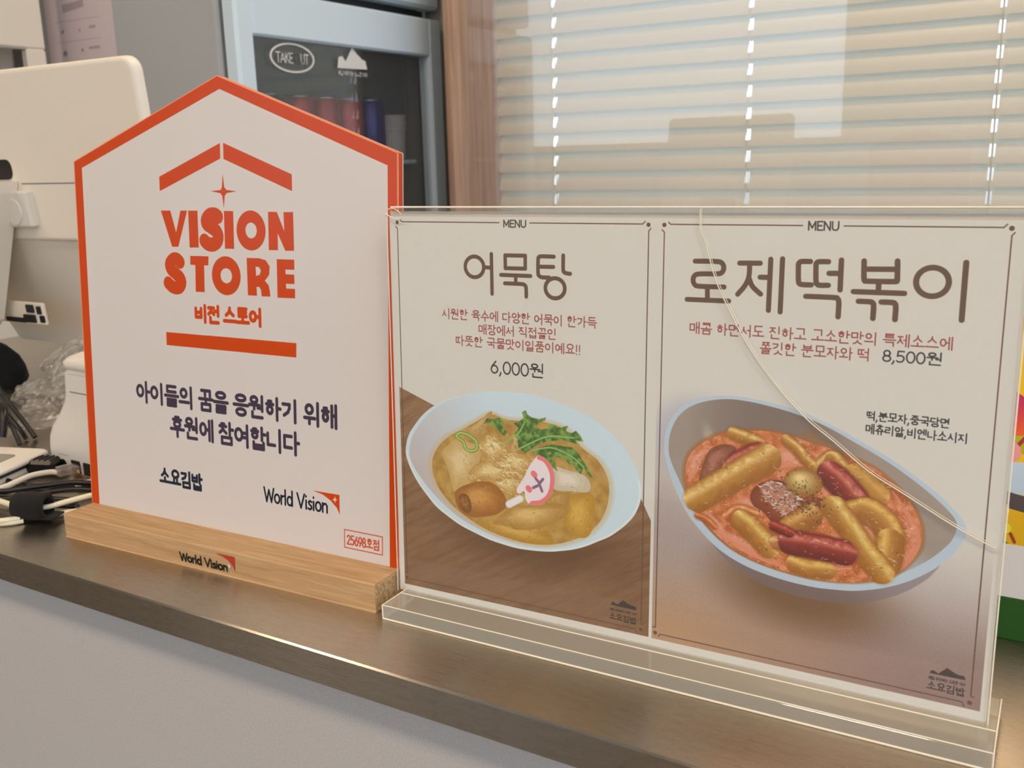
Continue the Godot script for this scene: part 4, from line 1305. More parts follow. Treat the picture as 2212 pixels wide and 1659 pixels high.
func sign_print() -> Canvas:
	var org := ink(196, 66, 16)
	var txt := ink(66, 54, 66)
	var white := ink(207, 192, 180)
	var cv := Canvas.new(-2, -281, 263, 10, 5.0, org)
	# white field inside the border
	var inner := raw("s_inner")
	var field := PackedVector2Array([Vector2(7.0, 9.0), Vector2(7.0, inner[0].y), inner[1], Vector2(254.6, inner[2].y), Vector2(254.6, 9.0)])
	cv.fill(field, white)
	for key in ["s_v", "s_i", "s_i2", "s_n", "s_t", "s_e", "s_rl", "s_rr", "s_star", "s_bar"]:
		cv.fill(raw(key), org)
	for key in ["s_s", "s_s2"]:
		cv.lines([PackedVector2Array(smooth(pairs(D[key]), 6))], 4.25 if key == "s_s" else 4.1, org)
	for key in ["s_o", "s_o2"]:
		var q := raw(key)
		for j in 2:
			var c := Vector2((q[j * 4].x + q[j * 4 + 1].x) / 2, (q[j * 4 + 2].y + q[j * 4 + 3].y) / 2)
			var r := Vector2((q[j * 4 + 1].x - q[j * 4].x) / 2, (q[j * 4 + 3].y - q[j * 4 + 2].y) / 2)
			var e := PackedVector2Array()
			for k in 48:
				e.append(c + Vector2(cos(TAU * k / 48) * r.x, sin(TAU * k / 48) * r.y))
			cv.fill(e, org if j == 0 else white)
	cv.fill(raw("s_r"), org)
	cv.fill(raw("s_rh"), white)
	cv.lines(line_of("비전", 106.0, 127.8, -142.8, -132.2), 1.15, org)
	cv.lines(line_of("스토어", 130.3, 162.0, -142.8, -132.4), 1.15, org)
	for q in [["아이들의", 49.3, 102.2], ["꿈을", 106.4, 132.2], ["응원하기", 136.0, 188.6], ["위해", 192.6, 218.6]]:
		cv.lines(line_of(q[0], q[1], q[2], -90.0, -76.2), 1.08, txt)
	for q in [["후원에", 79.9, 119.2], ["참여합니다", 122.9, 189.4]]:
		cv.lines(line_of(q[0], q[1], q[2], -70.6, -56.6), 1.08, txt)
	cv.lines(line_of("소요김밥", 68.2, 107.4, -34.2, -23.4), 0.95, ink(38, 44, 52))
	cv.lines(line_of("World Vision", 159.9, 210.3, -33.6, -24.9), 0.62, ink(30, 36, 44))
	cv.fill(raw("s_tri"), org)
	cv.fill(raw("s_tristar"), white)
	var red := ink(190, 78, 50)
	var bx := raw("s_box")
	var b := [PackedVector2Array([Vector2(222.0, -16.8), Vector2(249.4, -16.8), Vector2(249.4, -6.0), Vector2(222.0, -6.0), Vector2(222.0, -16.8)])]
	cv.lines(b, 0.3, red)
	cv.lines(line_of("25698호점", 223.8, 247.6, -14.3, -8.0), 0.42, red)
	if bx.size() == 0:
		return cv
	return cv

# ------------------------------------------------------------------ acrylic menu holder with the menu sheet
func menu_frame() -> Transform3D:
	var yaw := -0.0277
	var tilt := 0.0404
	var U := Vector3(cos(yaw), 0, sin(yaw))
	var N := Vector3(-sin(yaw), 0, cos(yaw))
	var V := cos(tilt) * Vector3.UP - sin(tilt) * N
	return Transform3D(Basis(U, V, U.cross(V)), P(-0.3190, -0.0311, -0.4138))

func build_menu() -> void:
	var f := menu_frame()
	var yaw := -0.0277
	var U := Vector3(cos(yaw), 0, sin(yaw))
	var N := Vector3(-sin(yaw), 0, cos(yaw))
	var base := Transform3D(Basis(U, Vector3.UP, N), Vector3(f.origin.x, YC + YO, f.origin.z))
	var t := thing("menu_holder", "clear acrylic landscape menu stand with a long diagonal crack", "menu stand", base)
	var inv := base.affine_inverse() * f
	var m := MB.new()
	m.rbox(Vector3(0.1491, 0.00415, 0.0087), Vector3(0.2998, 0.0083, 0.0455), 0.0008)
	obj("base_block", m.mesh(), M.acrylic_base, t).set_meta("label", "thick clear acrylic base block")
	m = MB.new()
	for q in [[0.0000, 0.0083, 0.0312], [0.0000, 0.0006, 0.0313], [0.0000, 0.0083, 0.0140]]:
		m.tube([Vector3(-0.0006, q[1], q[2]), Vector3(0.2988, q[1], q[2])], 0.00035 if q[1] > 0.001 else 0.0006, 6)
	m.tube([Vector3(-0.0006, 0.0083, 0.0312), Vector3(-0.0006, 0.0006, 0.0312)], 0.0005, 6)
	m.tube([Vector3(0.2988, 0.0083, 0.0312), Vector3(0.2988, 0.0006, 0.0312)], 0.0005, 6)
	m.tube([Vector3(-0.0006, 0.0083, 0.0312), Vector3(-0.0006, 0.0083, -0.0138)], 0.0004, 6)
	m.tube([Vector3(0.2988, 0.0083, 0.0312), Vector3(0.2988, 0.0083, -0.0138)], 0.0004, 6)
	obj("edge_highlight", m.mesh(), M.acrylic_edge, t)  # opaque pale tubes drawn as edge highlights of the base, plus a ridge line
	# two panes; local to the sheet's frame
	for q in [["front_pane", 0.0006, 0.0022], ["back_pane", -0.0030, -0.0014]]:
		m = MB.new()
		m.between(Vector3(-0.0058, -0.2052, q[1]), Vector3(0.2950, 0.0078, q[2]), 0.0003)
		obj(q[0], m.mesh(), M.acrylic, t, inv)
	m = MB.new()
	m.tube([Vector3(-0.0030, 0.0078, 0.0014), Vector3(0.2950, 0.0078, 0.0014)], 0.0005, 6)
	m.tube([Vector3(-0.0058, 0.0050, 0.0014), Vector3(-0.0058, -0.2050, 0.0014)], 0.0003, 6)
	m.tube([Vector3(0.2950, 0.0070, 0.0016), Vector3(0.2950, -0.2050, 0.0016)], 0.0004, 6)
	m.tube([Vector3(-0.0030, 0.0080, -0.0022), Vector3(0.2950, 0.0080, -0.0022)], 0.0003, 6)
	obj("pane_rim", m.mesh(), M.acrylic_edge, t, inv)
	# chipped upper left corner
	m = MB.new()
	m.tube(smooth([Vector3(-0.0058, 0.0046, 0.0024), Vector3(-0.0030, 0.0030, 0.0024), Vector3(0.0003, 0.0017, 0.0024), Vector3(0.004, 0.0019, 0.0024)], 4), 0.00028, 5)
	m.tube(smooth([Vector3(-0.0052, 0.0064, 0.0024), Vector3(-0.001, 0.0072, 0.0024), Vector3(0.0022, 0.0058, 0.0024), Vector3(0.0040, 0.0042, 0.0024)], 4), 0.00022, 5)
	obj("chipped_corner", m.mesh(), M.acrylic_edge, t, inv)
	var line := []
	for p in smooth(pairs(D["crack"]), 5):
		line.append(Vector3(p.x * 0.001, -p.y * 0.001, 0.0023))
	m = MB.new()
	m.tube(line, 0.00028, 6)
	var l2 := []
	for p in line:
		l2.append(p + Vector3(0.0007, 0.0007, 0.0))
	m.tube(l2, 0.00016, 5)
	obj("crack", m.mesh(), M.acrylic_edge, t, inv).set_meta("label", "long crack curving down across the right half of the front pane")
	# the sheets between the panes
	var cv := menu_print()
	var pm := flat(Color.WHITE, 0.7)
	pm.albedo_texture = cv.texture()
	m = MB.new()
	m.prism(PackedVector2Array([Vector2(-0.0049, -0.2044), Vector2(0.2943, -0.2044), Vector2(0.2943, 0.0031), Vector2(-0.0049, 0.0031)]), -0.0002, 0.0003, func(q: Vector2) -> Vector2: return Vector2((q.x * 1000.0 - cv.ox) * cv.k / cv.w, (-q.y * 1000.0 - cv.oy) * cv.k / cv.h))
	tag(obj("menu_sheet", m.mesh(), pm, self, f), "printed menu sheet showing fish-cake soup and rose rice cakes in the acrylic stand", "menu")
	m = MB.new()
	m.between(Vector3(-0.0049, -0.2040, -0.0012), Vector3(0.2943, 0.0056, -0.0006), 0.0001)
	tag(obj("paper_sheet", m.mesh(), M.paper_back, self, f), "plain paper sheet behind the menu, its top strip showing above it", "paper")

func band(cv: Canvas, key: String, c: Color, light: Color, steps := 4, alpha := 0.45, off := Vector2(-0.25, -0.3), sd := 0) -> void:
	# a soft-edged piece: the outline, then smaller and lighter ones inside it
	var p := loop(key, 4)
	cv.fill(p, c)
	var mid := Vector2.ZERO
	for q in p:
		mid += q
	mid /= p.size()
	var rng := RandomNumberGenerator.new()
	rng.seed = hash(key) + sd
	for i in range(1, steps + 1):
		var s := 1.0 - i * 0.8 / (steps + 1)
		var q := PackedVector2Array()
		var j := 0
		for v in p:
			var wob := 1.0 + 0.08 * sin(j * 0.9 + i) + rng.randf_range(-0.05, 0.05)
			q.append(mid + (v - mid) * s * wob + off * i)
			j += 1
		cv.fill(q, c.lerp(light, float(i) / steps), alpha)
	for k in 14:
		var q: Vector2 = mid + (p[rng.randi() % p.size()] - mid) * rng.randf() * 0.9
		var d := Vector2.from_angle(rng.randf() * TAU) * rng.randf_range(0.4, 1.6)
		cv.seg(q, q + d, rng.randf_range(0.12, 0.3), light if k % 2 == 0 else c.darkened(0.25), 0.45)

func rod(cv: Canvas, key: String, r: float, dark: Color, mid: Color, light: Color) -> void:
	# a round stick lit from above
	var p := smooth(pairs(D[key]), 6)
	var nz := FastNoiseLite.new()
	nz.seed = hash(key) % 1000
	nz.frequency = 0.22
	nz.fractal_octaves = 3
	for j in p.size() - 1:
		cv.seg(p[j], p[j + 1], r + 0.9, dark.darkened(0.15), 0.10)
	for j in p.size() - 1:
		cv.stick(p[j], p[j + 1], r, dark, mid, light, nz)

func frame_lines(cv: Canvas, x0: float, x1: float, g0: float, g1: float, c: Color) -> void:
	var y0 := 0.0
	var y1 := 196.5
	var r := 0.26
	cv.lines([
		PackedVector2Array([Vector2(x0 + 2.0, y0 - 1.2), Vector2(x0 + 3.0, y0 - 0.3), Vector2(g0, y0 - 0.3)]),
		PackedVector2Array([Vector2(g1, y0 - 0.3), Vector2(x1 - 2.8, y0 - 0.3), Vector2(x1 - 1.6, y0 - 1.5)]),
		PackedVector2Array([Vector2(x0 - 1.0, y0 + 2.2), Vector2(x0 + 0.1, y0 + 3.2), Vector2(x0 + 0.1, y1 - 2.8), Vector2(x0 - 1.2, y1 - 2.8)]),
		PackedVector2Array([Vector2(x1 + 1.2, y0 + 1.6), Vector2(x1 + 0.2, y0 + 2.8), Vector2(x1 + 0.2, y1 - 3.0), Vector2(x1 + 1.4, y1 - 2.8)]),
		PackedVector2Array([Vector2(x0 + 1.8, y1 + 1.6), Vector2(x0 + 2.4, y1 + 0.3), Vector2(x1 - 3.0, y1 + 0.3), Vector2(x1 - 2.0, y1 + 2.2)]),
	], r, c)
	for p in [Vector2(x0, y0), Vector2(x1, y0), Vector2(x0, y1), Vector2(x1, y1)]:
		cv.seg(p, p + Vector2(0.01, 0), 0.98, c)

func menu_print() -> Canvas:
	var paper := ink(199, 189, 174)
	var cv := Canvas.new(-4.9, -3.1, 294.3, 204.4, 6.8, paper)
	var nz := FastNoiseLite.new()
	nz.seed = 3
	nz.frequency = 0.16
	nz.fractal_octaves = 3
	var fine := FastNoiseLite.new()
	fine.seed = 9
	fine.frequency = 0.9
	fine.fractal_octaves = 2
	var brown := ink(92, 66, 52)
	photo_soup(cv, nz, fine, paper)
	photo_rose(cv, nz, fine, paper)
	# frames and lettering
	frame_lines(cv, 0.0, 140.0, 61.6, 78.8, brown)
	frame_lines(cv, 147.6, 287.6, 208.9, 225.8, brown)
	cv.lines(line_of("MENU", 64.0, 76.8, -1.5, 1.8), 0.3, ink(60, 48, 40))
	cv.lines(line_of("MENU", 211.2, 223.9, -2.0, 1.5), 0.3, ink(60, 48, 40))
	for key in ["t_oa", "t_os", "t_ml", "t_ms", "t_mk", "t_t", "t_tm", "t_ta"]:
		cv.lines([PackedVector2Array(smooth(pairs(D[key]), 4))], 0.98, brown)
	var sq := raw("t_m")
	sq.append(sq[0])
	cv.lines([sq], 0.98, brown)
	for key in ["t_o", "t_to", "u_i1"]:
		var q := raw(key)
		var c := Vector2((q[0].x + q[1].x) / 2, (q[2].y + q[3].y) / 2)
		var r := Vector2((q[1].x - q[0].x) / 2, (q[3].y - q[2].y) / 2)
		var e := PackedVector2Array()
		for k in 49:
			e.append(c + Vector2(cos(TAU * k / 48) * r.x, sin(TAU * k / 48) * r.y))
		cv.lines([e], 0.98 if key != "u_i1" else 1.12, brown)
	for key in ["r1", "r2", "r3", "j1", "j2", "j3", "j4", "j5", "j6", "d1", "d2", "d3", "d4", "d5", "b1", "b2", "b3", "b4", "b5", "b6", "i2"]:
		cv.lines([PackedVector2Array(smooth(pairs(D["u_" + key]), 4))], 1.1, brown)
	var red := ink(138, 62, 50)
	cv.lines(line_of("시원한 육수에 다양한 어묵이 한가득", 26.8, 115.0, 43.6, 49.1), 0.27, red)
	cv.lines(line_of("매장에서 직접끓인", 48.8, 93.6, 50.5, 55.9), 0.27, red)
	cv.lines(line_of("따뜻한 국물맛이일품이예요!!", 34.9, 106.8, 57.2, 62.6), 0.27, red)
	cv.lines(line_of("6,000원", 55.8, 87.2, 68.4, 75.6), 0.36, ink(40, 34, 32))
	cv.lines(line_of("매콤 하면서도 진하고 고소한맛의 특제소스에", 160.6, 270.6, 43.0, 48.4), 0.27, red)
	cv.lines(line_of("쫄깃한 분모자와 떡", 193.0, 239.3, 49.9, 55.3), 0.27, red)
	cv.lines(line_of("8,500원", 244.0, 267.4, 49.6, 54.9), 0.3, ink(48, 42, 42))
	cv.lines(line_of("떡,분모자,중국당면", 239.2, 271.6, 76.2, 80.2), 0.25, ink(40, 34, 34))
	cv.lines(line_of("메츄리알,비엔나소시지", 239.1, 278.7, 81.6, 85.9), 0.25, ink(40, 34, 34))
	# shop logo, twice
	for q in [["l_mt", 123.2, 137.8, 191.0, 194.5, 188.5, 189.8, ink(52, 44, 44)], ["r_mt", 270.6, 285.6, 190.6, 194.4, 188.2, 189.8, ink(58, 48, 50)]]:
		cv.fill(raw(q[0]), q[7])
		cv.lines(line_of("소요김밥", q[1], q[2], q[3], q[4]), 0.26, q[7])
		cv.lines(line_of("매일 마주하는 소요한 식사", q[1] + 0.5, q[2] - 0.1, q[5], q[6]), 0.11, q[7])
	return cv

func photo_soup(cv: Canvas, nz: FastNoiseLite, fine: FastNoiseLite, paper: Color) -> void:
	# table edge runs from upper left down to the right behind the bowl
	var w1 := ink(146, 108, 74)
	var w2 := ink(112, 78, 48)
	var shade_c := ink(88, 58, 34)
	var edge := raw("a_table")
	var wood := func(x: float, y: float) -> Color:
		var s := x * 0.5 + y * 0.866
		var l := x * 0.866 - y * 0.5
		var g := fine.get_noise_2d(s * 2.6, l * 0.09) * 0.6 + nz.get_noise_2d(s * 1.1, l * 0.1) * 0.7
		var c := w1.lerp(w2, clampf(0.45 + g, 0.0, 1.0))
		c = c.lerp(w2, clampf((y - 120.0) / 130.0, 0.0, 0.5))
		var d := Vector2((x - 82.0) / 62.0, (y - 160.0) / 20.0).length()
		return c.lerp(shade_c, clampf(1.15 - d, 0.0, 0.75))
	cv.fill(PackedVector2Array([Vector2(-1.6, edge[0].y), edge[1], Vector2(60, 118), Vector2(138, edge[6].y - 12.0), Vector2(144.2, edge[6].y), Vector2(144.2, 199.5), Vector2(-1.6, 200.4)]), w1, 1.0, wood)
	# bowl
	var rim := ink(200, 211, 222)
	cv.fill(loop("a_bowl", 4), ink(178, 188, 198))
	var b1 := ink(187, 198, 212)
	var b2 := ink(178, 165, 156)
	cv.fill(loop("a_bowl", 4), rim, 0.5)
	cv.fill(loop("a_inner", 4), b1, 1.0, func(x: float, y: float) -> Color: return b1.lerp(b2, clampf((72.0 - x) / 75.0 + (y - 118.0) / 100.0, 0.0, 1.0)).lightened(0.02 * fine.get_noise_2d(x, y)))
	# broth with a soft shore
	var s1 := ink(178, 138, 62)
	var s2 := ink(150, 104, 32)
	var so := loop("a_soup", 4)
	var mid := Vector2.ZERO
	for q in so:
		mid += q
	mid /= so.size()
	for i in 4:
		var q := PackedVector2Array()
		for v in so:
			q.append(mid + (v - mid) * (1.06 - i * 0.02))
		cv.fill(q, ink(188, 160, 112), 0.28)
	cv.fill(so, s1, 0.9, func(x: float, y: float) -> Color: return s1.lerp(s2, clampf(0.4 + nz.get_noise_2d(x * 0.7, y * 0.7) * 0.9, 0.0, 1.0)))
	var k1 := ink(176, 132, 68)
	var k2 := ink(214, 182, 122)
	band(cv, "a_back", ink(170, 128, 68), ink(200, 164, 104), 3)
	band(cv, "a_fish", ink(186, 150, 88), ink(212, 188, 140), 4)
	band(cv, "a_flat", ink(168, 122, 36), ink(206, 164, 86), 4)
	band(cv, "a_right", ink(172, 126, 40), ink(208, 164, 74), 4)
	band(cv, "a_mid", ink(160, 120, 54), ink(190, 150, 82), 3)
	band(cv, "a_tofu", ink(186, 170, 140), ink(216, 202, 178), 3)
	for key in ["a_yub4", "a_yub2", "a_yub3", "a_yub", "a_curl"]:
		band(cv, key, ink(176, 132, 66), ink(226, 198, 142), 4, 0.5)
	var rng := RandomNumberGenerator.new()
	rng.seed = 21
	for i in 150:
		# folded tofu-skin creases
		var key: String = ["a_yub", "a_yub2", "a_yub3", "a_yub4"][i % 4]
		var pp := raw(key)
		var c := pp[rng.randi() % pp.size()].lerp(pp[rng.randi() % pp.size()], rng.randf_range(0.15, 0.85))
		var a := rng.randf_range(-0.6, 0.5)
		var l := rng.randf_range(0.8, 2.4)
		var cu := PackedVector2Array(smooth([c, c + Vector2.from_angle(a) * l, c + Vector2.from_angle(a + 0.5) * l * 1.9], 4))
		for j in cu.size() - 1:
			cv.seg(cu[j], cu[j + 1], rng.randf_range(0.15, 0.4), [ink(196, 156, 88), ink(232, 208, 158), ink(238, 216, 170), ink(168, 122, 58)][(i / 4) % 4], 0.36)
	band(cv, "a_roll", ink(148, 92, 32), ink(206, 152, 76), 5, 0.4)
	band(cv, "a_rollhole", ink(120, 74, 28), ink(168, 120, 56), 2)
	band(cv, "a_bot", ink(166, 122, 56), ink(214, 182, 116), 5, 0.4)
	# fish-cake roll slice with a pink rim and a smiling print
	cv.fill(loop("a_naru", 4), ink(216, 200, 194))
	cv.fill(loop("a_pink", 4), ink(212, 100, 100), 0.9)
	for p in raw("a_dots"):
		cv.seg(p, p + Vector2(0.6, 0.6), 1.6, ink(216, 84, 84), 0.8)
	var pu := raw("a_purp")
	cv.lines([PackedVector2Array([pu[0], pu[1], pu[2]]), PackedVector2Array([pu[3], pu[5], pu[4]]), PackedVector2Array([pu[1], pu[5], pu[6]])], 0.75, ink(128, 92, 110))
	for i in 40:
		var p := raw("a_dots")[0] + Vector2(rng.randf_range(-6, 8), rng.randf_range(-8, 16))
		cv.seg(p, p, 0.12, ink(180, 120, 120), 0.5)
	cv.lines([raw("a_stick")], 2.1, ink(188, 176, 158))
	cv.lines([raw("a_stick")], 1.6, ink(222, 214, 200))
	# green pepper rings and chrysanthemum leaves
	cv.lines([PackedVector2Array(smooth(pairs(D["a_pep"]), 5))], 0.95, ink(104, 128, 46))
	cv.lines([PackedVector2Array(smooth(pairs(D["a_pep"]), 5))], 0.5, ink(160, 178, 88))
	for key in ["a_leaf3", "a_leaf1", "a_leaf2"]:
		var p := raw(key)
		cv.fill(p, ink(58, 92, 38), 1.0, func(x: float, y: float) -> Color: return ink(56, 88, 30).lerp(ink(116, 146, 60), clampf(0.42 + fine.get_noise_2d(x * 0.28, y * 0.28) * 0.9 + nz.get_noise_2d(x, y) * 0.9, 0.0, 1.0)))
	for key in ["a_stem1", "a_stem2", "a_stem3"]:
		cv.lines([PackedVector2Array(smooth(pairs(D[key]), 4))], 0.42, ink(132, 164, 84))
	# bright edge of the bowl towards us
	var o := loop("a_bowl", 4)
	var n := o.size()
	for i in range(n / 2 - 8, n):
		cv.seg(o[i] + (mid - o[i]) * 0.012, o[(i + 1) % n] + (mid - o[(i + 1) % n]) * 0.012, 0.55, ink(206, 216, 226), 0.8)

func photo_rose(cv: Canvas, nz: FastNoiseLite, fine: FastNoiseLite, paper: Color) -> void:
	var g1 := ink(158, 140, 130)
	var g2 := ink(166, 128, 94)
	var g3 := ink(136, 108, 98)
	var dark := ink(104, 70, 38)
	var halo := ink(150, 146, 158)
	var ground := func(x: float, y: float) -> Color:
		var rise := 86.0 + 0.10 * (x - 146.0) + 18.0 * clampf((x - 190.0) / 60.0, 0.0, 1.0)
		var t := smoothstep(rise, rise + 62.0, y)
		var low := smoothstep(140.0, 200.0, y)
		var c := g1.lerp(g2.lerp(g3, clampf((x - 165.0) / 95.0, 0.0, 1.0)), low)
		var d := Vector2((x - 214.0 - (y - 150.0) * 0.25) / 58.0, (y - 160.0) / 30.0).length()
		c = c.lerp(dark, 0.8 * smoothstep(1.0, 0.25, d))
		var e := Vector2((x - 165.0) / 30.0, (y - 97.0) / 26.0).length()
		c = paper.lerp(c, t)
		c = c.lerp(halo, 0.55 * smoothstep(1.0, 0.4, e))
		return c.lightened(0.0) * (1.0 + 0.05 * t * fine.get_noise_2d(x * 1.1, y * 1.1))
	cv.fill(PackedVector2Array([Vector2(145.8, 70.0), Vector2(291.7, 70.0), Vector2(291.7, 199.4), Vector2(145.8, 199.7)]), g1, 1.0, ground)
	# under the bowl: a bluish foot in shadow
	var foot := PackedVector2Array()
	var ob := loop("b_bowl", 4)
	for v in ob:
		foot.append(Vector2(215, 128) + (v - Vector2(215, 128)) * 0.86 + Vector2(2.0, 10.0))
	cv.fill(foot, ink(110, 98, 104), 0.55)
	cv.fill(ob, ink(172, 184, 188), 1.0, func(x: float, y: float) -> Color: return ink(172, 181, 184).lightened(0.06 * fine.get_noise_2d(x, y)))
	var i1 := ink(148, 132, 116)
	var i2 := ink(112, 94, 82)
	cv.fill(loop("b_inner", 4), i1, 1.0, func(x: float, y: float) -> Color:
		var t := clampf((x - 160.0) / 80.0, 0.0, 1.0)
		var c := i1.lerp(i2, sin(t * PI) * 0.8)
		var hl := Vector2((x - 173.0 - (y - 100.0) * 0.3) / 4.0, (y - 102.0) / 14.0).length()
		c = c.lerp(ink(206, 190, 160), 0.8 * smoothstep(1.2, 0.0, hl))
		var h2 := Vector2((x - 262.0) / 9.0, (y - 143.0) / 11.0).length()
		return c.lerp(ink(168, 166, 170), 0.6 * smoothstep(1.2, 0.1, h2)))
	cv.fill(loop("b_spill", 4), ink(150, 94, 40), 0.5)
	var o1 := ink(188, 102, 48)
	var o2 := ink(202, 124, 84)
	var o3 := ink(164, 82, 32)
	var sc := loop("b_sauce", 4)
	for i in 3:
		var q := PackedVector2Array()
		for v in sc:
			q.append(Vector2(216, 128) + (v - Vector2(216, 128)) * (1.035 - i * 0.012))
		cv.fill(q, ink(150, 90, 40), 0.35)
	cv.fill(sc, o1, 1.0, func(x: float, y: float) -> Color:
		var a := nz.get_noise_2d(x * 0.8, y * 0.8)
		var c := o1.lerp(o2, clampf(a * 2.2, 0.0, 1.0)).lerp(o3, clampf(-a * 2.0, 0.0, 0.8))
		return c.lightened(clampf(fine.get_noise_2d(x * 0.9, y * 0.9) - 0.25, 0.0, 0.3)))
	for key in ["b_pk1", "b_pk2", "b_pk3", "b_pk4", "b_pk5", "b_pk6"]:
		band(cv, key, ink(200, 124, 88), ink(214, 152, 130), 3, 0.35)
	band(cv, "b_nood", ink(122, 66, 38), ink(176, 112, 92), 4)
	var y0 := ink(146, 88, 24)
	var y1 := ink(186, 134, 56)
	var y2 := ink(222, 184, 118)
	var r0 := ink(96, 26, 20)
	var r1 := ink(150, 52, 38)
	var r2 := ink(206, 128, 108)
	rod(cv, "b_tJ", 2.6, ink(150, 74, 30), ink(190, 112, 54), ink(220, 160, 110))
	rod(cv, "b_tK2", 1.5, ink(150, 74, 30), ink(184, 104, 48), ink(214, 150, 100))
	rod(cv, "b_tB", 3.2, y0, y1, y2)
	rod(cv, "b_tC1", 2.6, y0, y1, y2)
	rod(cv, "b_tI", 3.4, y0, y1, y2)
	rod(cv, "b_tH", 5.4, y0, y1, ink(214, 160, 84))
	rod(cv, "b_tS3", 3.8, r0, r1, r2)
	rod(cv, "b_tA", 6.6, y0, y1, y2)
	band(cv, "b_meat", ink(118, 54, 26), ink(176, 92, 52), 4)
	rod(cv, "b_tR1", 5.2, ink(140, 82, 26), ink(178, 120, 50), ink(206, 160, 90))
	var rng := RandomNumberGenerator.new()
	rng.seed = 5
	cv.fill(loop("b_glaze", 4), ink(190, 150, 136), 0.5)
	for i in 260:
		var gl: Vector2 = raw("b_glaze")[rng.randi() % 9].lerp(raw("b_glaze")[rng.randi() % 9], rng.randf())
		cv.seg(gl, gl + Vector2(rng.randf_range(-1.4, 1.4), rng.randf_range(-0.5, 0.5)), rng.randf_range(0.1, 0.3), [ink(232, 214, 206), ink(150, 96, 76), ink(214, 180, 168)][i % 3], 0.7)
	rod(cv, "b_tS1", 6.0, r0, r1, r2)
	rod(cv, "b_tS1e", 3.0, ink(110, 44, 22), ink(170, 92, 50), ink(220, 160, 110))
	rod(cv, "b_tE", 5.8, y0, y1, ink(224, 178, 96))
	rod(cv, "b_tD", 5.6, y0, y1, ink(226, 190, 112))
	rod(cv, "b_tF", 5.4, y0, y1, ink(226, 190, 112))
	rod(cv, "b_tG", 4.2, y0, y1, ink(220, 180, 100))
	rod(cv, "b_tS2e", 3.6, ink(150, 86, 36), ink(186, 128, 72), ink(220, 174, 120))
	rod(cv, "b_tS2", 5.8, r0, r1, r2)
	rod(cv, "b_tN1", 2.4, r0, r1, ink(190, 90, 60))
	var e := raw("b_egg")
	var c := Vector2((e[0].x + e[1].x) / 2, (e[2].y + e[3].y) / 2)
	var r := Vector2((e[1].x - e[0].x) / 2, (e[3].y - e[2].y) / 2)
	for i in 9:
		var q := PackedVector2Array()
		for k in 40:
			q.append(c + Vector2(-0.18, -0.22) * i + Vector2(cos(TAU * k / 40) * r.x, sin(TAU * k / 40) * r.y) * (1.0 - i * 0.1))
		cv.fill(q, ink(140, 92, 34).lerp(ink(224, 190, 124), i / 8.0), 0.8)
	# bubbles and little highlights in the sauce, then the herbs
	for i in 420:
		var p := Vector2(216, 128) + (sc[rng.randi() % sc.size()] - Vector2(216, 128)) * sqrt(rng.randf()) * 0.98
		if i % 3 == 0:
			cv.seg(p, p + Vector2(rng.randf_range(-2, 2), rng.randf_range(-0.8, 0.8)), rng.randf_range(0.08, 0.22), ink(236, 200, 176), 0.55)
		elif i % 3 == 1:
			cv.seg(p, p + Vector2(rng.randf_range(-1.5, 1.5), rng.randf_range(-0.8, 0.8)), rng.randf_range(0.1, 0.25), ink(128, 58, 24), 0.4)
		else:
			cv.seg(p, p, 0.35, ink(226, 170, 120), 0.5)
			cv.seg(p, p, 0.2, ink(172, 88, 40), 0.7)
	for i in 230:
		var p := c + Vector2(rng.randfn(0.0, 7.0) - 2.0, rng.randfn(7.5, 4.5))
		if i % 5 == 0:
			p = Vector2(216, 128) + (sc[rng.randi() % sc.size()] - Vector2(216, 128)) * rng.randf() * 0.9
		cv.seg(p, p + Vector2.from_angle(rng.randf() * TAU) * rng.randf_range(0.2, 1.0), rng.randf_range(0.1, 0.24), [ink(62, 60, 24), ink(84, 84, 36), ink(50, 44, 22)][i % 3], 0.85)

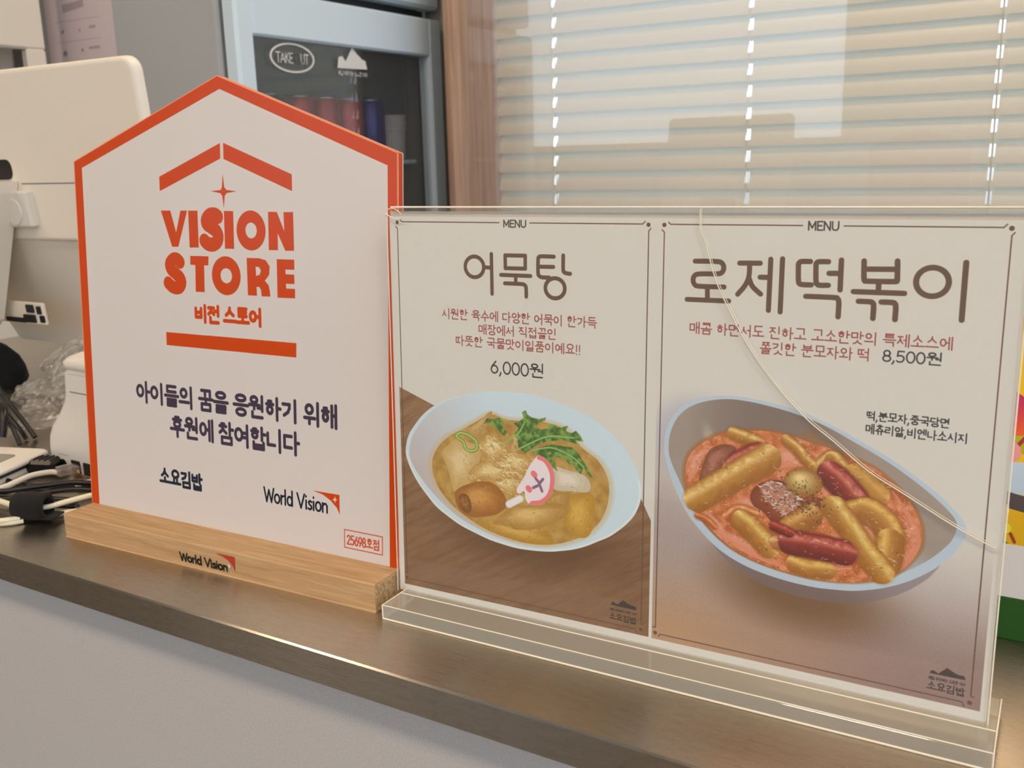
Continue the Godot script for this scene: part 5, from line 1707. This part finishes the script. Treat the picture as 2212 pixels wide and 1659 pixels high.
# ------------------------------------------------------------------ picture card at the right edge
func build_leaflet() -> void:
	var x0 := -0.105
	var z := -0.513
	var base := P(x0, YC, z)
	var t := thing("picture_card", "desk picture card with a bright orange illustration over a green foot, behind the menu", "card", Transform3D(Basis(), base))
	var m := MB.new()
	m.between(Vector3(0, 0, -0.055), Vector3(0.23, 0.0227, 0.0), 0.0006)
	obj("green_foot", m.mesh(), M.green_card, t).set_meta("label", "green cardboard foot")
	# print, mm from the card's left edge and from the counter, y down
	var cv := Canvas.new(0, -200, 230, -22, 5.0, ink(214, 202, 190))
	var amber := ink(226, 164, 20)
	cv.fill(PackedVector2Array([Vector2(8, -169.2), Vector2(222, -169.2), Vector2(222, -50.6), Vector2(8, -50.6)]), ink(222, 172, 28))
	var mx := 73.7                    # mm of the strip that the menu leaves in view
	cv.fill(PackedVector2Array(smooth([Vector2(8, -169.2), Vector2(222, -169.2), Vector2(222, -162), Vector2(150, -164), Vector2(110, -155), Vector2(88, -160), Vector2(mx + 6, -156), Vector2(mx + 2, -157.5), Vector2(60, -158), Vector2(8, -163)], 3, true)), ink(216, 124, 24))
	var hill := PackedVector2Array([Vector2(8, -104), Vector2(8, -140), Vector2(50, -136), Vector2(mx, -128.4), Vector2(mx + 5, -125.0), Vector2(mx + 12, -119), Vector2(130, -112), Vector2(160, -128), Vector2(222, -135), Vector2(222, -104)])
	cv.fill(hill, Color.WHITE, 1.0, func(_x: float, y: float) -> Color: return ink(168, 36, 92).lerp(ink(214, 84, 44), clampf((y + 128.0) / 20.0, 0.0, 1.0)))
	cv.fill(PackedVector2Array(smooth([Vector2(8, -106), Vector2(50, -108), Vector2(mx, -106.0), Vector2(mx + 8, -106.8), Vector2(mx + 14, -104.5), Vector2(150, -105), Vector2(222, -106), Vector2(222, -98), Vector2(8, -98)], 3, true)), ink(166, 154, 40))
	cv.fill(PackedVector2Array(smooth([Vector2(mx - 8, -112), Vector2(mx - 1.5, -118), Vector2(mx + 0.5, -114), Vector2(mx - 1, -111), Vector2(mx - 2, -108)], 4, true)), ink(118, 30, 44))
	cv.lines([PackedVector2Array([Vector2(mx + 3.5, -101), Vector2(mx + 7, -106), Vector2(mx + 12, -112)])], 0.9, ink(150, 50, 36))
	for q in [[mx + 0.2, -97.6, 5.2, 5.6, ink(220, 138, 132)], [mx + 46, -92, 9, 9, ink(240, 200, 60)], [mx + 90, -100, 12, 12, ink(200, 70, 60)]]:
		var e := PackedVector2Array()
		for k in 30:
			e.append(Vector2(q[0] + cos(TAU * k / 30) * q[2], q[1] + sin(TAU * k / 30) * q[3]))
		cv.fill(e, q[4])
	cv.fill(PackedVector2Array(smooth([Vector2(mx - 3, -91), Vector2(mx + 2, -92.5), Vector2(mx + 8, -93), Vector2(mx + 20, -90), Vector2(mx + 24, -76), Vector2(mx + 8, -76.5), Vector2(mx - 3.5, -78.5), Vector2(mx - 3, -85)], 4, true)), ink(178, 190, 218))
	cv.lines([PackedVector2Array([Vector2(mx - 2.4, -84.5), Vector2(mx - 2.9, -82.5)])], 0.7, ink(124, 148, 200))
	cv.fill(PackedVector2Array(smooth([Vector2(mx - 3.6, -78.2), Vector2(mx + 8, -76.2), Vector2(mx + 24, -75.6), Vector2(mx + 26, -66), Vector2(mx + 8, -68.0), Vector2(mx - 3.0, -70.4), Vector2(mx - 4.4, -72.6)], 4, true)), ink(82, 68, 66))
	cv.fill(PackedVector2Array([Vector2(8, -68), Vector2(mx - 4.6, -70), Vector2(mx + 8, -67.4), Vector2(222, -64), Vector2(222, -50.6), Vector2(8, -50.6)]), amber)
	for q in [[-5.5, -61, -1.6, -65.2], [-5.5, -57.5, -1.2, -61.0], [-5.8, -55, -1.8, -57.6]]:
		cv.lines([PackedVector2Array([Vector2(mx + q[0], q[1]), Vector2(mx + q[2], q[3])])], 0.95, ink(156, 100, 46))
	cv.seg(Vector2(mx - 5.5, -58), Vector2(mx - 4.6, -57), 2.4, ink(156, 100, 46))
	cv.seg(Vector2(mx + 1.2, -58.6), Vector2(mx + 1.4, -58.6), 2.7, ink(232, 208, 40))
	cv.lines([PackedVector2Array([Vector2(mx + 1.6, -70.4), Vector2(mx + 1.9, -67.0)])], 0.6, ink(236, 208, 130))
	cv.lines([PackedVector2Array([Vector2(mx + 4.0, -56), Vector2(mx + 6, -52)])], 0.8, ink(150, 60, 30))
	cv.fill(PackedVector2Array(smooth([Vector2(mx - 9, -50.6), Vector2(mx - 6, -55), Vector2(mx - 3.0, -54), Vector2(mx - 1, -52.5), Vector2(mx + 2, -52), Vector2(mx + 3, -50.6)], 3, true)), ink(136, 132, 48))
	var pm := flat(Color.WHITE, 0.45)
	pm.albedo_texture = cv.texture()
	m = MB.new()
	m.prism(PackedVector2Array([Vector2(0, 0.0222), Vector2(0.23, 0.0222), Vector2(0.23, 0.198), Vector2(0, 0.198)]), -0.0022, -0.0006, func(q: Vector2) -> Vector2: return Vector2((q.x * 1000.0 - cv.ox) * cv.k / cv.w, (-q.y * 1000.0 - cv.oy) * cv.k / cv.h))
	obj("picture", m.mesh(), pm, t).set_meta("label", "white-bordered illustration with red hills and round figures")

# ------------------------------------------------------------------ devices at the left
func build_devices() -> void:
	# till screen seen from behind, leaning towards the customers
	var t := thing("till_screen", "large white till screen seen from behind at the left edge", "till", Transform3D(Basis(), P(-0.90, YC, -0.66)))
	var lean := deg_to_rad(5.4)
	var b := Basis(Vector3.RIGHT, Vector3(0, cos(lean), sin(lean)), Vector3(0, -sin(lean), cos(lean)))
	var w := 0.36
	var h := 0.168
	var d := 0.013
	# upper right corner of the back
	var top := P(-0.7475, 0.0972, -0.602) - t.position
	var slab := Transform3D(b, top - b.x * w / 2 - b.y * h / 2 - b.z * d / 2)
	obj("case", soft_slab(w, h, d, 0.014, 0.0045), M.cream_plastic, t, slab)
	var under := deg_to_rad(27)
	var ub := Basis(Vector3.RIGHT, Vector3(0, cos(under), sin(under)), Vector3(0, -sin(under), cos(under)))
	var hinge := slab * Vector3(0, -h / 2 + 0.008, d / 2 - 0.0015)
	var low := Transform3D(ub, hinge - ub.y * 0.075 - ub.z * 0.006)
	obj("lower_cover", soft_slab(w - 0.006, 0.15, 0.012, 0.006, 0.002), M.cream_plastic, t, low)
	var on := func(x: float, y: float, z: float) -> Vector3: return Vector3(w / 2 - 0.003 - x, h / 2 - 0.0037 - y, d / 2 + z)
	var m := MB.new()
	m.rbox(on.call(0.090, 0.1062, 0.0), Vector3(0.21, 0.0013, 0.0008), 0.0002)
	obj("seam", m.mesh(), M.grey_plastic, t, slab)
	m = MB.new()
	m.loft([ring_xy(rrect(0.060, 0.020, 0.008), -0.001), ring_xy(rrect(0.060, 0.020, 0.008), 0.0010)])
	obj("cable_slot", m.mesh(), M.black_plastic, t, slab * Transform3D(Basis(), on.call(0.236, 0.0917, 0.0)))
	m = MB.new()
	m.rbox(on.call(0.203, 0.131, 0.003), Vector3(0.044, 0.037, 0.010), 0.002)
	obj("socket_cover", m.mesh(), M.white_plastic, t, slab)
	m = MB.new()
	m.loft([ring_xy(rrect(0.027, 0.027, 0.0132, 6), 0.0), ring_xy(rrect(0.0262, 0.0262, 0.0128, 6), 0.0014)])
	obj("round_cap", m.mesh(), M.white_plastic, t, slab * Transform3D(Basis(), on.call(0.206, 0.1335, 0.0080)))
	# arm in front, at the very edge of the picture
	m = MB.new()
	var arm := PackedVector2Array([Vector2(-1.13, -0.004), Vector2(-0.951, -0.0095), Vector2(-0.954, -0.021), Vector2(-1.008, -0.154), Vector2(-1.017, -0.161), Vector2(-1.13, -0.168)])
	var loc := PackedVector2Array()
	for p in arm:
		loc.append(Vector2(p.x - t.position.x, p.y + YO - t.position.y))
	m.prism(loc, -0.612 + 0.66, -0.575 + 0.66, null, false, 0.003)
	obj("arm_cover", m.mesh(), M.cream_plastic, t)
	# port plate low on the case, with black sockets
	m = MB.new()
	m.rbox(on.call(0.246, 0.242, 0.001), Vector3(0.088, 0.024, 0.004), 0.001)
	obj("port_plate", m.mesh(), M.cream_plastic, t, slab)
	for q in [[0.2235, 0.2365, 0.012, 0.0085], [0.2085, 0.2375, 0.006, 0.0085], [0.2055, 0.2470, 0.006, 0.0075], [0.2270, 0.2475, 0.020, 0.0085], [0.2520, 0.2500, 0.034, 0.005]]:
		m = MB.new()
		m.rbox(on.call(q[0], q[1], 0.0032), Vector3(q[2], q[3], 0.004), 0.0006)
		obj("socket", m.mesh(), M.black_plastic, t, slab)
	# foot
	m = MB.new()
	m.rbox(Vector3(-0.02, 0.004, -0.035), Vector3(0.24, 0.008, 0.13), 0.003)
	obj("foot_plate", m.mesh(), M.grey_plastic, t)
	m = MB.new()
	m.rbox(Vector3(-0.02, 0.065, -0.060), Vector3(0.09, 0.118, 0.030), 0.005)
	obj("neck", m.mesh(), M.grey_plastic, t)

	# small white terminal tucked behind the sign
	var q0 := P(-0.664, YC, -0.525)
	t = thing("card_terminal", "small white waisted terminal with a network socket, half hidden behind the sign", "terminal", Transform3D(Basis(Vector3.UP, deg_to_rad(-3)), q0))
	m = MB.new()
	var rings := []
	for s in [[0.0, 0.0765, 0.056], [0.0025, 0.079, 0.0575], [0.020, 0.0795, 0.0575], [0.028, 0.0785, 0.0570], [0.036, 0.0755, 0.0555], [0.046, 0.067, 0.0535], [0.056, 0.0605, 0.0520], [0.064, 0.0575, 0.0512], [0.080, 0.0565, 0.0505], [0.0835, 0.0560, 0.0500]]:
		rings.append(ring_xz(rrect(s[1] * 2, s[2] * 2, 0.012, 4), s[0]))
	m.loft(rings)
	obj("body", m.mesh(), M.white_plastic, t)
	m = MB.new()
	m.loft([ring_xz(rrect(0.100, 0.094, 0.012, 4), 0.0830), ring_xz(rrect(0.100, 0.094, 0.012, 4), 0.0905)])
	obj("paper_slot", m.mesh(), M.navy_plastic, t).set_meta("label", "dark navy slot under the lid")
	m = MB.new()
	rings = []
	for s in [[0.0878, 0.0545, 0.0500], [0.0890, 0.0560, 0.0515], [0.0935, 0.0560, 0.0515], [0.0960, 0.0535, 0.0490], [0.0972, 0.0490, 0.0445]]:
		rings.append(ring_xz(rrect(s[1] * 2, s[2] * 2, 0.014, 5), s[0]))
	m.loft(rings)
	obj("lid", m.mesh(), M.white_plastic, t, Transform3D(Basis(Vector3.RIGHT, deg_to_rad(6.0)), Vector3(0, 0.0035, -0.0094)))
	m = MB.new()
	m.rbox(Vector3(-0.020, 0.0855, 0.0485), Vector3(0.050, 0.009, 0.004), 0.0015)
	obj("lid_latch", m.mesh(), M.white_plastic, t)
	m = MB.new()
	m.rbox(Vector3(-0.022, 0.068, 0.0510), Vector3(0.040, 0.0009, 0.0012), 0.0003)
	obj("moulded_groove", m.mesh(), M.grey_plastic, t)
	m = MB.new()
	m.rbox(Vector3(-0.052, 0.0150, 0.0574), Vector3(0.014, 0.0005, 0.0006), 0.0001)
	obj("moulded_groove", m.mesh(), M.grey_plastic, t)
	m = MB.new()
	m.rbox(Vector3(-0.036, 0.0070, 0.0560), Vector3(0.0115, 0.0105, 0.0050), 0.0004)
	obj("network_socket", m.mesh(), M.dark, t)
	m = MB.new()
	m.rbox(Vector3(-0.020, 0.0070, 0.0560), Vector3(0.010, 0.0105, 0.0050), 0.0004)
	obj("network_socket", m.mesh(), M.dark, t)
	m = MB.new()
	m.loft([ring_xy(rrect(0.010, 0.010, 0.0048, 5), 0.0), ring_xy(rrect(0.010, 0.010, 0.0048, 5), 0.0024)])
	obj("cable_notch", m.mesh(), M.black_plastic, t, Transform3D(Basis(), Vector3(-0.054, 0.0060, 0.0560)))
	var led := flat(Color(1.0, 0.72, 0.1), 0.4)
	led.emission_enabled = true
	led.emission = Color(1.0, 0.66, 0.05)
	led.emission_energy_multiplier = 3.0
	m = MB.new()
	m.rbox(Vector3(-0.0315, 0.0040, 0.0590), Vector3(0.0026, 0.0022, 0.001), 0.0004)
	obj("status_led", m.mesh(), led, t).set_meta("label", "lit yellow indicator light")
	var l := OmniLight3D.new()
	l.name = "led_light"
	l.light_color = Color(1.0, 0.66, 0.05)
	l.light_energy = 0.00005
	l.light_size = 0.002
	l.omni_range = 3.0
	l.omni_attenuation = 2.0
	l.shadow_enabled = true
	l.position = Vector3(-0.0315, 0.0040, 0.0620)
	t.add_child(l)

	# card pad: white shells with a dark joint
	var dir := Vector3(0.0186, 0, 0.0554).normalized()          # right-hand edge, towards the viewer
	var pb := Basis(Vector3.UP.cross(dir), Vector3.UP, dir)
	t = thing("card_pad", "flat white card reader pad with a dark joint round its middle", "card reader", Transform3D(pb, P(-0.7500, YC, -0.4810)))
	var sx := 0.125
	var sz := 0.15
	for q in [["lower_shell", 0.0, 0.0064, 0.002, M.white_plastic], ["joint", 0.0064, 0.0086, 0.0008, M.navy_plastic], ["upper_shell", 0.0086, 0.0130, 0.0, M.white_plastic]]:
		m = MB.new()
		var rr := []
		for k in 4:
			var ins: float = q[3] + [0.0015, 0.0, 0.0, 0.0012][k]
			rr.append(ring_xz(rrect(sx - 2 * ins, sz - 2 * ins, 0.009, 5), lerpf(q[1], q[2], [0.0, 0.2, 0.75, 1.0][k]), Vector2(-sx / 2, sz / 2)))
		m.loft(rr)
		obj(q[0], m.mesh(), q[4], t)
	m = MB.new()
	m.loft([ring_xz(rrect(sx - 0.034, sz - 0.040, 0.006, 5), 0.0126, Vector2(-sx / 2, sz / 2)), ring_xz(rrect(sx - 0.034, sz - 0.040, 0.006, 5), 0.0133, Vector2(-sx / 2, sz / 2))])
	obj("signature_field", m.mesh(), M.grey_plastic, t)

	# power brick and the black pouch behind
	t = thing("power_adapter", "ribbed black power adapter lying by the white terminal", "adapter", Transform3D(Basis(Vector3.UP, 0.35), P(-0.738, YC, -0.462)))
	m = MB.new()
	m.rbox(Vector3(0, 0.006, 0), Vector3(0.034, 0.012, 0.018), 0.003)
	obj("housing", m.mesh(), M.black_plastic, t)
	m = MB.new()
	for k in 6:
		m.rbox(Vector3(-0.0125 + k * 0.005, 0.0122, 0), Vector3(0.0015, 0.0010, 0.014), 0.0004)
	obj("ribs", m.mesh(), M.navy_plastic, t)
	t = thing("black_pouch", "soft black pouch slumped under the till screen", "pouch", Transform3D(Basis(), P(-1.126, YC, -0.655)))
	m = MB.new()
	rings = []
	for s in [[0.0, 0.058, 0.026], [0.006, 0.064, 0.030], [0.020, 0.064, 0.030], [0.033, 0.052, 0.026], [0.044, 0.030, 0.018], [0.049, 0.012, 0.008]]:
		var r := PackedVector3Array()
		for k in 28:
			var a := TAU * k / 28
			var wob := 1.0 + 0.05 * sin(a * 5 + s[0] * 90)
			r.append(Vector3(cos(a) * s[1] * wob, s[0], sin(a) * s[2] * wob))
		rings.append(r)
	m.loft(rings)
	obj("bag", m.mesh(), M.black_cloth, t)
	m = MB.new()
	m.tube(smooth([Vector3(-0.01, 0.047, 0.0), Vector3(0.0, 0.057, 0.004), Vector3(0.012, 0.046, 0.0)], 5), 0.0022, 6)
	obj("loop", m.mesh(), M.black_cloth, t)

	build_bubble_wrap()

func build_bubble_wrap() -> void:
	# a crumpled length of bubble wrap propped between the till and the terminal
	var nz := FastNoiseLite.new()
	nz.seed = 14
	nz.frequency = 22.0
	nz.fractal_octaves = 3
	var sheet := func(u: float, v: float) -> Vector3:
		# u 0..1 left to right, v 0..1 bottom to top
		var x := lerpf(-0.885, -0.752, u) + 0.010 * sin(v * 7.0)
		var top := lerpf(-0.200, -0.112, pow(u, 0.8))
		var y := lerpf(YC + 0.004, top, v)
		var z := -0.565 + 0.030 * (1.0 - v) + 0.022 * nz.get_noise_2d(u * 0.12, v * 0.10) + 0.010 * sin(u * 11.0 + v * 4.0)
		return P(x, y + 0.004 * nz.get_noise_2d(u * 0.2 + 3.0, v * 0.2), z)
	var base: Vector3 = sheet.call(0.5, 0.0)
	var t := thing("bubble_wrap", "crumpled clear bubble wrap between the till screen and the white terminal", "bubble wrap", Transform3D(Basis(), base))
	var film := flat(Color(0.70, 0.69, 0.66, 0.22), 0.25)
	film.transparency = BaseMaterial3D.TRANSPARENCY_ALPHA
	film.cull_mode = BaseMaterial3D.CULL_DISABLED
	var m := MB.new()
	var nu := 40
	var nv := 40
	for i in nu:
		for j in nv:
			var a: Vector3 = sheet.call(float(i) / nu, float(j) / nv) - base
			var b: Vector3 = sheet.call(float(i + 1) / nu, float(j) / nv) - base
			var c: Vector3 = sheet.call(float(i + 1) / nu, float(j + 1) / nv) - base
			var d: Vector3 = sheet.call(float(i) / nu, float(j + 1) / nv) - base
			m.quad(a, b, c, d, Vector3(0, 0, 1), 0)
	obj("film", m.mesh(), film, t)
	# the air bubbles, too many to pick apart
	var bub := flat(Color(0.86, 0.85, 0.82, 0.20), 0.08)
	bub.transparency = BaseMaterial3D.TRANSPARENCY_ALPHA
	m = MB.new()
	var rng := RandomNumberGenerator.new()
	rng.seed = 77
	for j in 17:
		for i in 21:
			var u := (i + 0.5 + (0.5 if j % 2 else 0.0)) / 21.5
			var v := (j + 0.5) / 17.0
			if u > 0.99:
				continue
			var c: Vector3 = sheet.call(u, v) - base
			var du: Vector3 = (sheet.call(u + 0.02, v) - sheet.call(u - 0.02, v)).normalized()
			var dv: Vector3 = (sheet.call(u, v + 0.02) - sheet.call(u, v - 0.02)).normalized()
			var n := du.cross(dv).normalized()
			if n.z < 0:
				n = -n
			var r := rng.randf_range(0.0022, 0.0033)
			var hh := rng.randf_range(0.0012, 0.0026)
			var rr := []
			for s in [[1.0, 0.0], [0.92, 0.45], [0.66, 0.82], [0.3, 0.98]]:
				var ring := PackedVector3Array()
				for k in 8:
					ring.append(c + (du * cos(TAU * k / 8) + dv * sin(TAU * k / 8)) * r * s[0] + n * hh * s[1])
				rr.append(ring)
			m.loft(rr, 0, false, true)
	obj("bubbles", m.mesh(), bub, t).set_meta("kind", "stuff")

# ------------------------------------------------------------------ cables
func cable(called: String, label: String, pts: Array, r: float, mat: Material, group := "", flatness := 1.0) -> Node3D:
	var base: Vector3 = P(pts[0][0], pts[0][1], pts[0][2])
	var line := []
	for p in pts:
		line.append(P(p[0], p[1], p[2]) - base)
	var m := MB.new()
	m.tube(smooth(line, 6), r, 10, flatness)
	return tag(obj(called, m.mesh(), mat, self, Transform3D(Basis(), base)), label, "cable", group)

func build_cables() -> void:
	# white network cable with its clear plug in the terminal
	var base := P(-0.676, -0.2310, -0.4505)
	var t := thing("network_cable", "white network cable arching into the terminal's socket with a clear plug", "cable", Transform3D(Basis(), base))
	var line := []
	for p in [[-0.76, -0.2405, -0.345], [-0.722, -0.2390, -0.385], [-0.7105, -0.2365, -0.4095], [-0.7110, -0.2355, -0.4220], [-0.7135, -0.2350, -0.4370], [-0.7090, -0.2352, -0.4490], [-0.7020, -0.2355, -0.4530]]:
		line.append(P(p[0], p[1], p[2]) - base)
	var m := MB.new()
	m.tube(smooth(line, 6), 0.0022, 12)
	obj("cord", m.mesh(), M.white_cable, t)
	var d := Vector3(0.20, 0.0, -0.98).normalized()
	var pb := Basis.looking_at(d, Vector3.UP)
	m = MB.new()
	m.rbox(Vector3(0, 0, -0.006), Vector3(0.0085, 0.0060, 0.017), 0.0008)
	var plug := clear(Color(0.62, 0.58, 0.54), 0.5, 0.1)
	obj("clear_plug", m.mesh(), plug, t, Transform3D(pb, P(-0.7015, -0.2356, -0.4535) - base))
	m = MB.new()
	m.rbox(Vector3(0, 0.0045, -0.004), Vector3(0.0040, 0.0010, 0.013), 0.0003)
	obj("plug_clip", m.mesh(), plug, t, Transform3D(pb, P(-0.7015, -0.2356, -0.4535) - base))

	# pale flat leads running through a hook-and-loop strap
	cable("white_cable", "upper ivory lead leaving the black strap towards the sign's foot", [[-0.655, -0.2345, -0.386], [-0.640, -0.2335, -0.388], [-0.630, -0.2335, -0.394], [-0.628, -0.2340, -0.412], [-0.622, -0.2350, -0.440], [-0.610, -0.2400, -0.470]], 0.0019, M.ivory_cable, "ivory leads held by the black strap", 1.3)
	cable("white_cable", "lower ivory lead leaving the black strap just above the counter", [[-0.652, -0.2375, -0.384], [-0.640, -0.2385, -0.387], [-0.630, -0.2400, -0.397], [-0.618, -0.2406, -0.415], [-0.600, -0.2408, -0.432]], 0.0018, M.ivory_cable, "ivory leads held by the black strap", 1.3)
	cable("white_cable", "ivory lead coming from the left edge into the top of the black strap", [[-0.76, -0.2390, -0.388], [-0.700, -0.2350, -0.388], [-0.672, -0.2345, -0.387], [-0.652, -0.2350, -0.386]], 0.0020, M.ivory_cable, "ivory leads held by the black strap", 1.2)
	cable("white_cable", "ivory lead coming from the left edge into the bottom of the black strap", [[-0.70, -0.2405, -0.345], [-0.665, -0.2395, -0.359], [-0.648, -0.2385, -0.368], [-0.640, -0.2385, -0.379]], 0.0019, M.ivory_cable, "ivory leads held by the black strap", 1.3)
	cable("white_cable", "lowest ivory lead lying on the counter left of the black strap", [[-0.70, -0.2408, -0.348], [-0.664, -0.2408, -0.360], [-0.645, -0.2407, -0.371], [-0.638, -0.2407, -0.380]], 0.0017, M.ivory_cable, "ivory leads held by the black strap", 1.3)
	cable("white_cable", "short ivory lead end beside the terminal's yellow light", [[-0.6690, -0.2385, -0.4440], [-0.6660, -0.2385, -0.4520], [-0.6600, -0.2385, -0.4640]], 0.0024, M.ivory_cable)
	# strap: a fuzzy band rolled round the leads, open at its right end
	var a := P(-0.6478, -0.2318, -0.3822)
	var b := P(-0.6262, -0.2318, -0.3925)
	var ax := (b - a).normalized()
	var up := Vector3.UP
	var side := ax.cross(up).normalized()
	t = thing("cable_strap", "fuzzy black hook-and-loop strap rolled round the ivory leads", "strap", Transform3D(Basis(), a))
	m = MB.new()
	var rings := []
	var rng := RandomNumberGenerator.new()
	rng.seed = 8
	for q in [[0.0, 0.0070], [0.0, 0.0090], [0.0008, 0.0097], [0.006, 0.0099], [0.012, 0.0099], [0.018, 0.0099], [0.0232, 0.0097], [0.024, 0.0088], [0.024, 0.0068]]:
		var ring := PackedVector3Array()
		for k in 36:
			var an := TAU * k / 36
			var r: float = q[1] * (1.0 + 0.025 * rng.randf())
			ring.append(ax * q[0] + side * cos(an) * r * 0.95 + up * sin(an) * r)
		rings.append(ring)
	m.loft(rings, 0, false, false)
	var core := []
	for q in [[0.024, 0.0068], [0.010, 0.0066]]:
		var ring := PackedVector3Array()
		for k in 36:
			var an := TAU * k / 36
			ring.append(ax * q[0] + side * cos(an) * q[1] * 0.95 + up * sin(an) * q[1])
		core.append(ring)
	m.loft(core, 0, false, true)
	obj("band", m.mesh(), M.black_cloth, t)
	m = MB.new()
	m.rbox(Vector3.ZERO, Vector3(0.008, 0.0014, 0.016), 0.0006, Basis(ax, up, -side))
	obj("loose_end", m.mesh(), M.black_cloth, t, Transform3D(Basis(), ax * 0.027 + up * -0.0070))
	# black leads in a tangle behind
	var leads := [
		["black lead under the white network cable, uppermost of the tangle", [[-0.78, -0.236, -0.375], [-0.700, -0.2335, -0.396], [-0.684, -0.2325, -0.406], [-0.672, -0.2325, -0.422], [-0.662, -0.2335, -0.438], [-0.640, -0.236, -0.452]]],
		["black lead in the tangle, running just above the strap", [[-0.78, -0.2395, -0.370], [-0.692, -0.2375, -0.394], [-0.674, -0.2365, -0.405], [-0.667, -0.2365, -0.421], [-0.657, -0.2375, -0.436], [-0.64, -0.240, -0.448]]],
		["black lead dipping from the left edge to the strap", [[-0.78, -0.2380, -0.378], [-0.681, -0.2355, -0.388], [-0.664, -0.2350, -0.392], [-0.646, -0.2370, -0.402], [-0.630, -0.2400, -0.416]]],
		["black lead lying on the counter behind the strap", [[-0.80, -0.2400, -0.385], [-0.705, -0.2400, -0.403], [-0.680, -0.2400, -0.412], [-0.660, -0.2400, -0.418], [-0.640, -0.2400, -0.424]]],
		["black lead lying on the counter at the terminal's foot", [[-0.74, -0.2402, -0.430], [-0.712, -0.2402, -0.428], [-0.690, -0.2402, -0.436], [-0.672, -0.2402, -0.446], [-0.650, -0.2402, -0.456]]],
		["thick black lead curving up over the card pad", [[-0.80, -0.2225, -0.468], [-0.8010, -0.214, -0.471], [-0.806, -0.204, -0.477], [-0.822, -0.1995, -0.486], [-0.84, -0.206, -0.492], [-0.86, -0.222, -0.50]]],
		["black lead sagging from the pouch behind the card pad, upper one", [[-0.91, -0.190, -0.53], [-0.881, -0.201, -0.521], [-0.866, -0.213, -0.520], [-0.846, -0.230, -0.520], [-0.835, -0.2405, -0.520]]],
		["black lead sagging from the pouch behind the card pad, lower one", [[-0.91, -0.200, -0.525], [-0.883, -0.213, -0.520], [-0.868, -0.224, -0.518], [-0.850, -0.2345, -0.516], [-0.840, -0.2405, -0.514]]],
		["black lead running down to the counter beside the card pad", [[-0.875, -0.216, -0.505], [-0.852, -0.220, -0.502], [-0.836, -0.226, -0.500], [-0.824, -0.2405, -0.498]]],
	]
	for i in leads.size():
		cable("black_cable", leads[i][0], leads[i][1], 0.0021 if i != 5 else 0.0036, M.black_plastic, "tangle of black leads by the card pad")
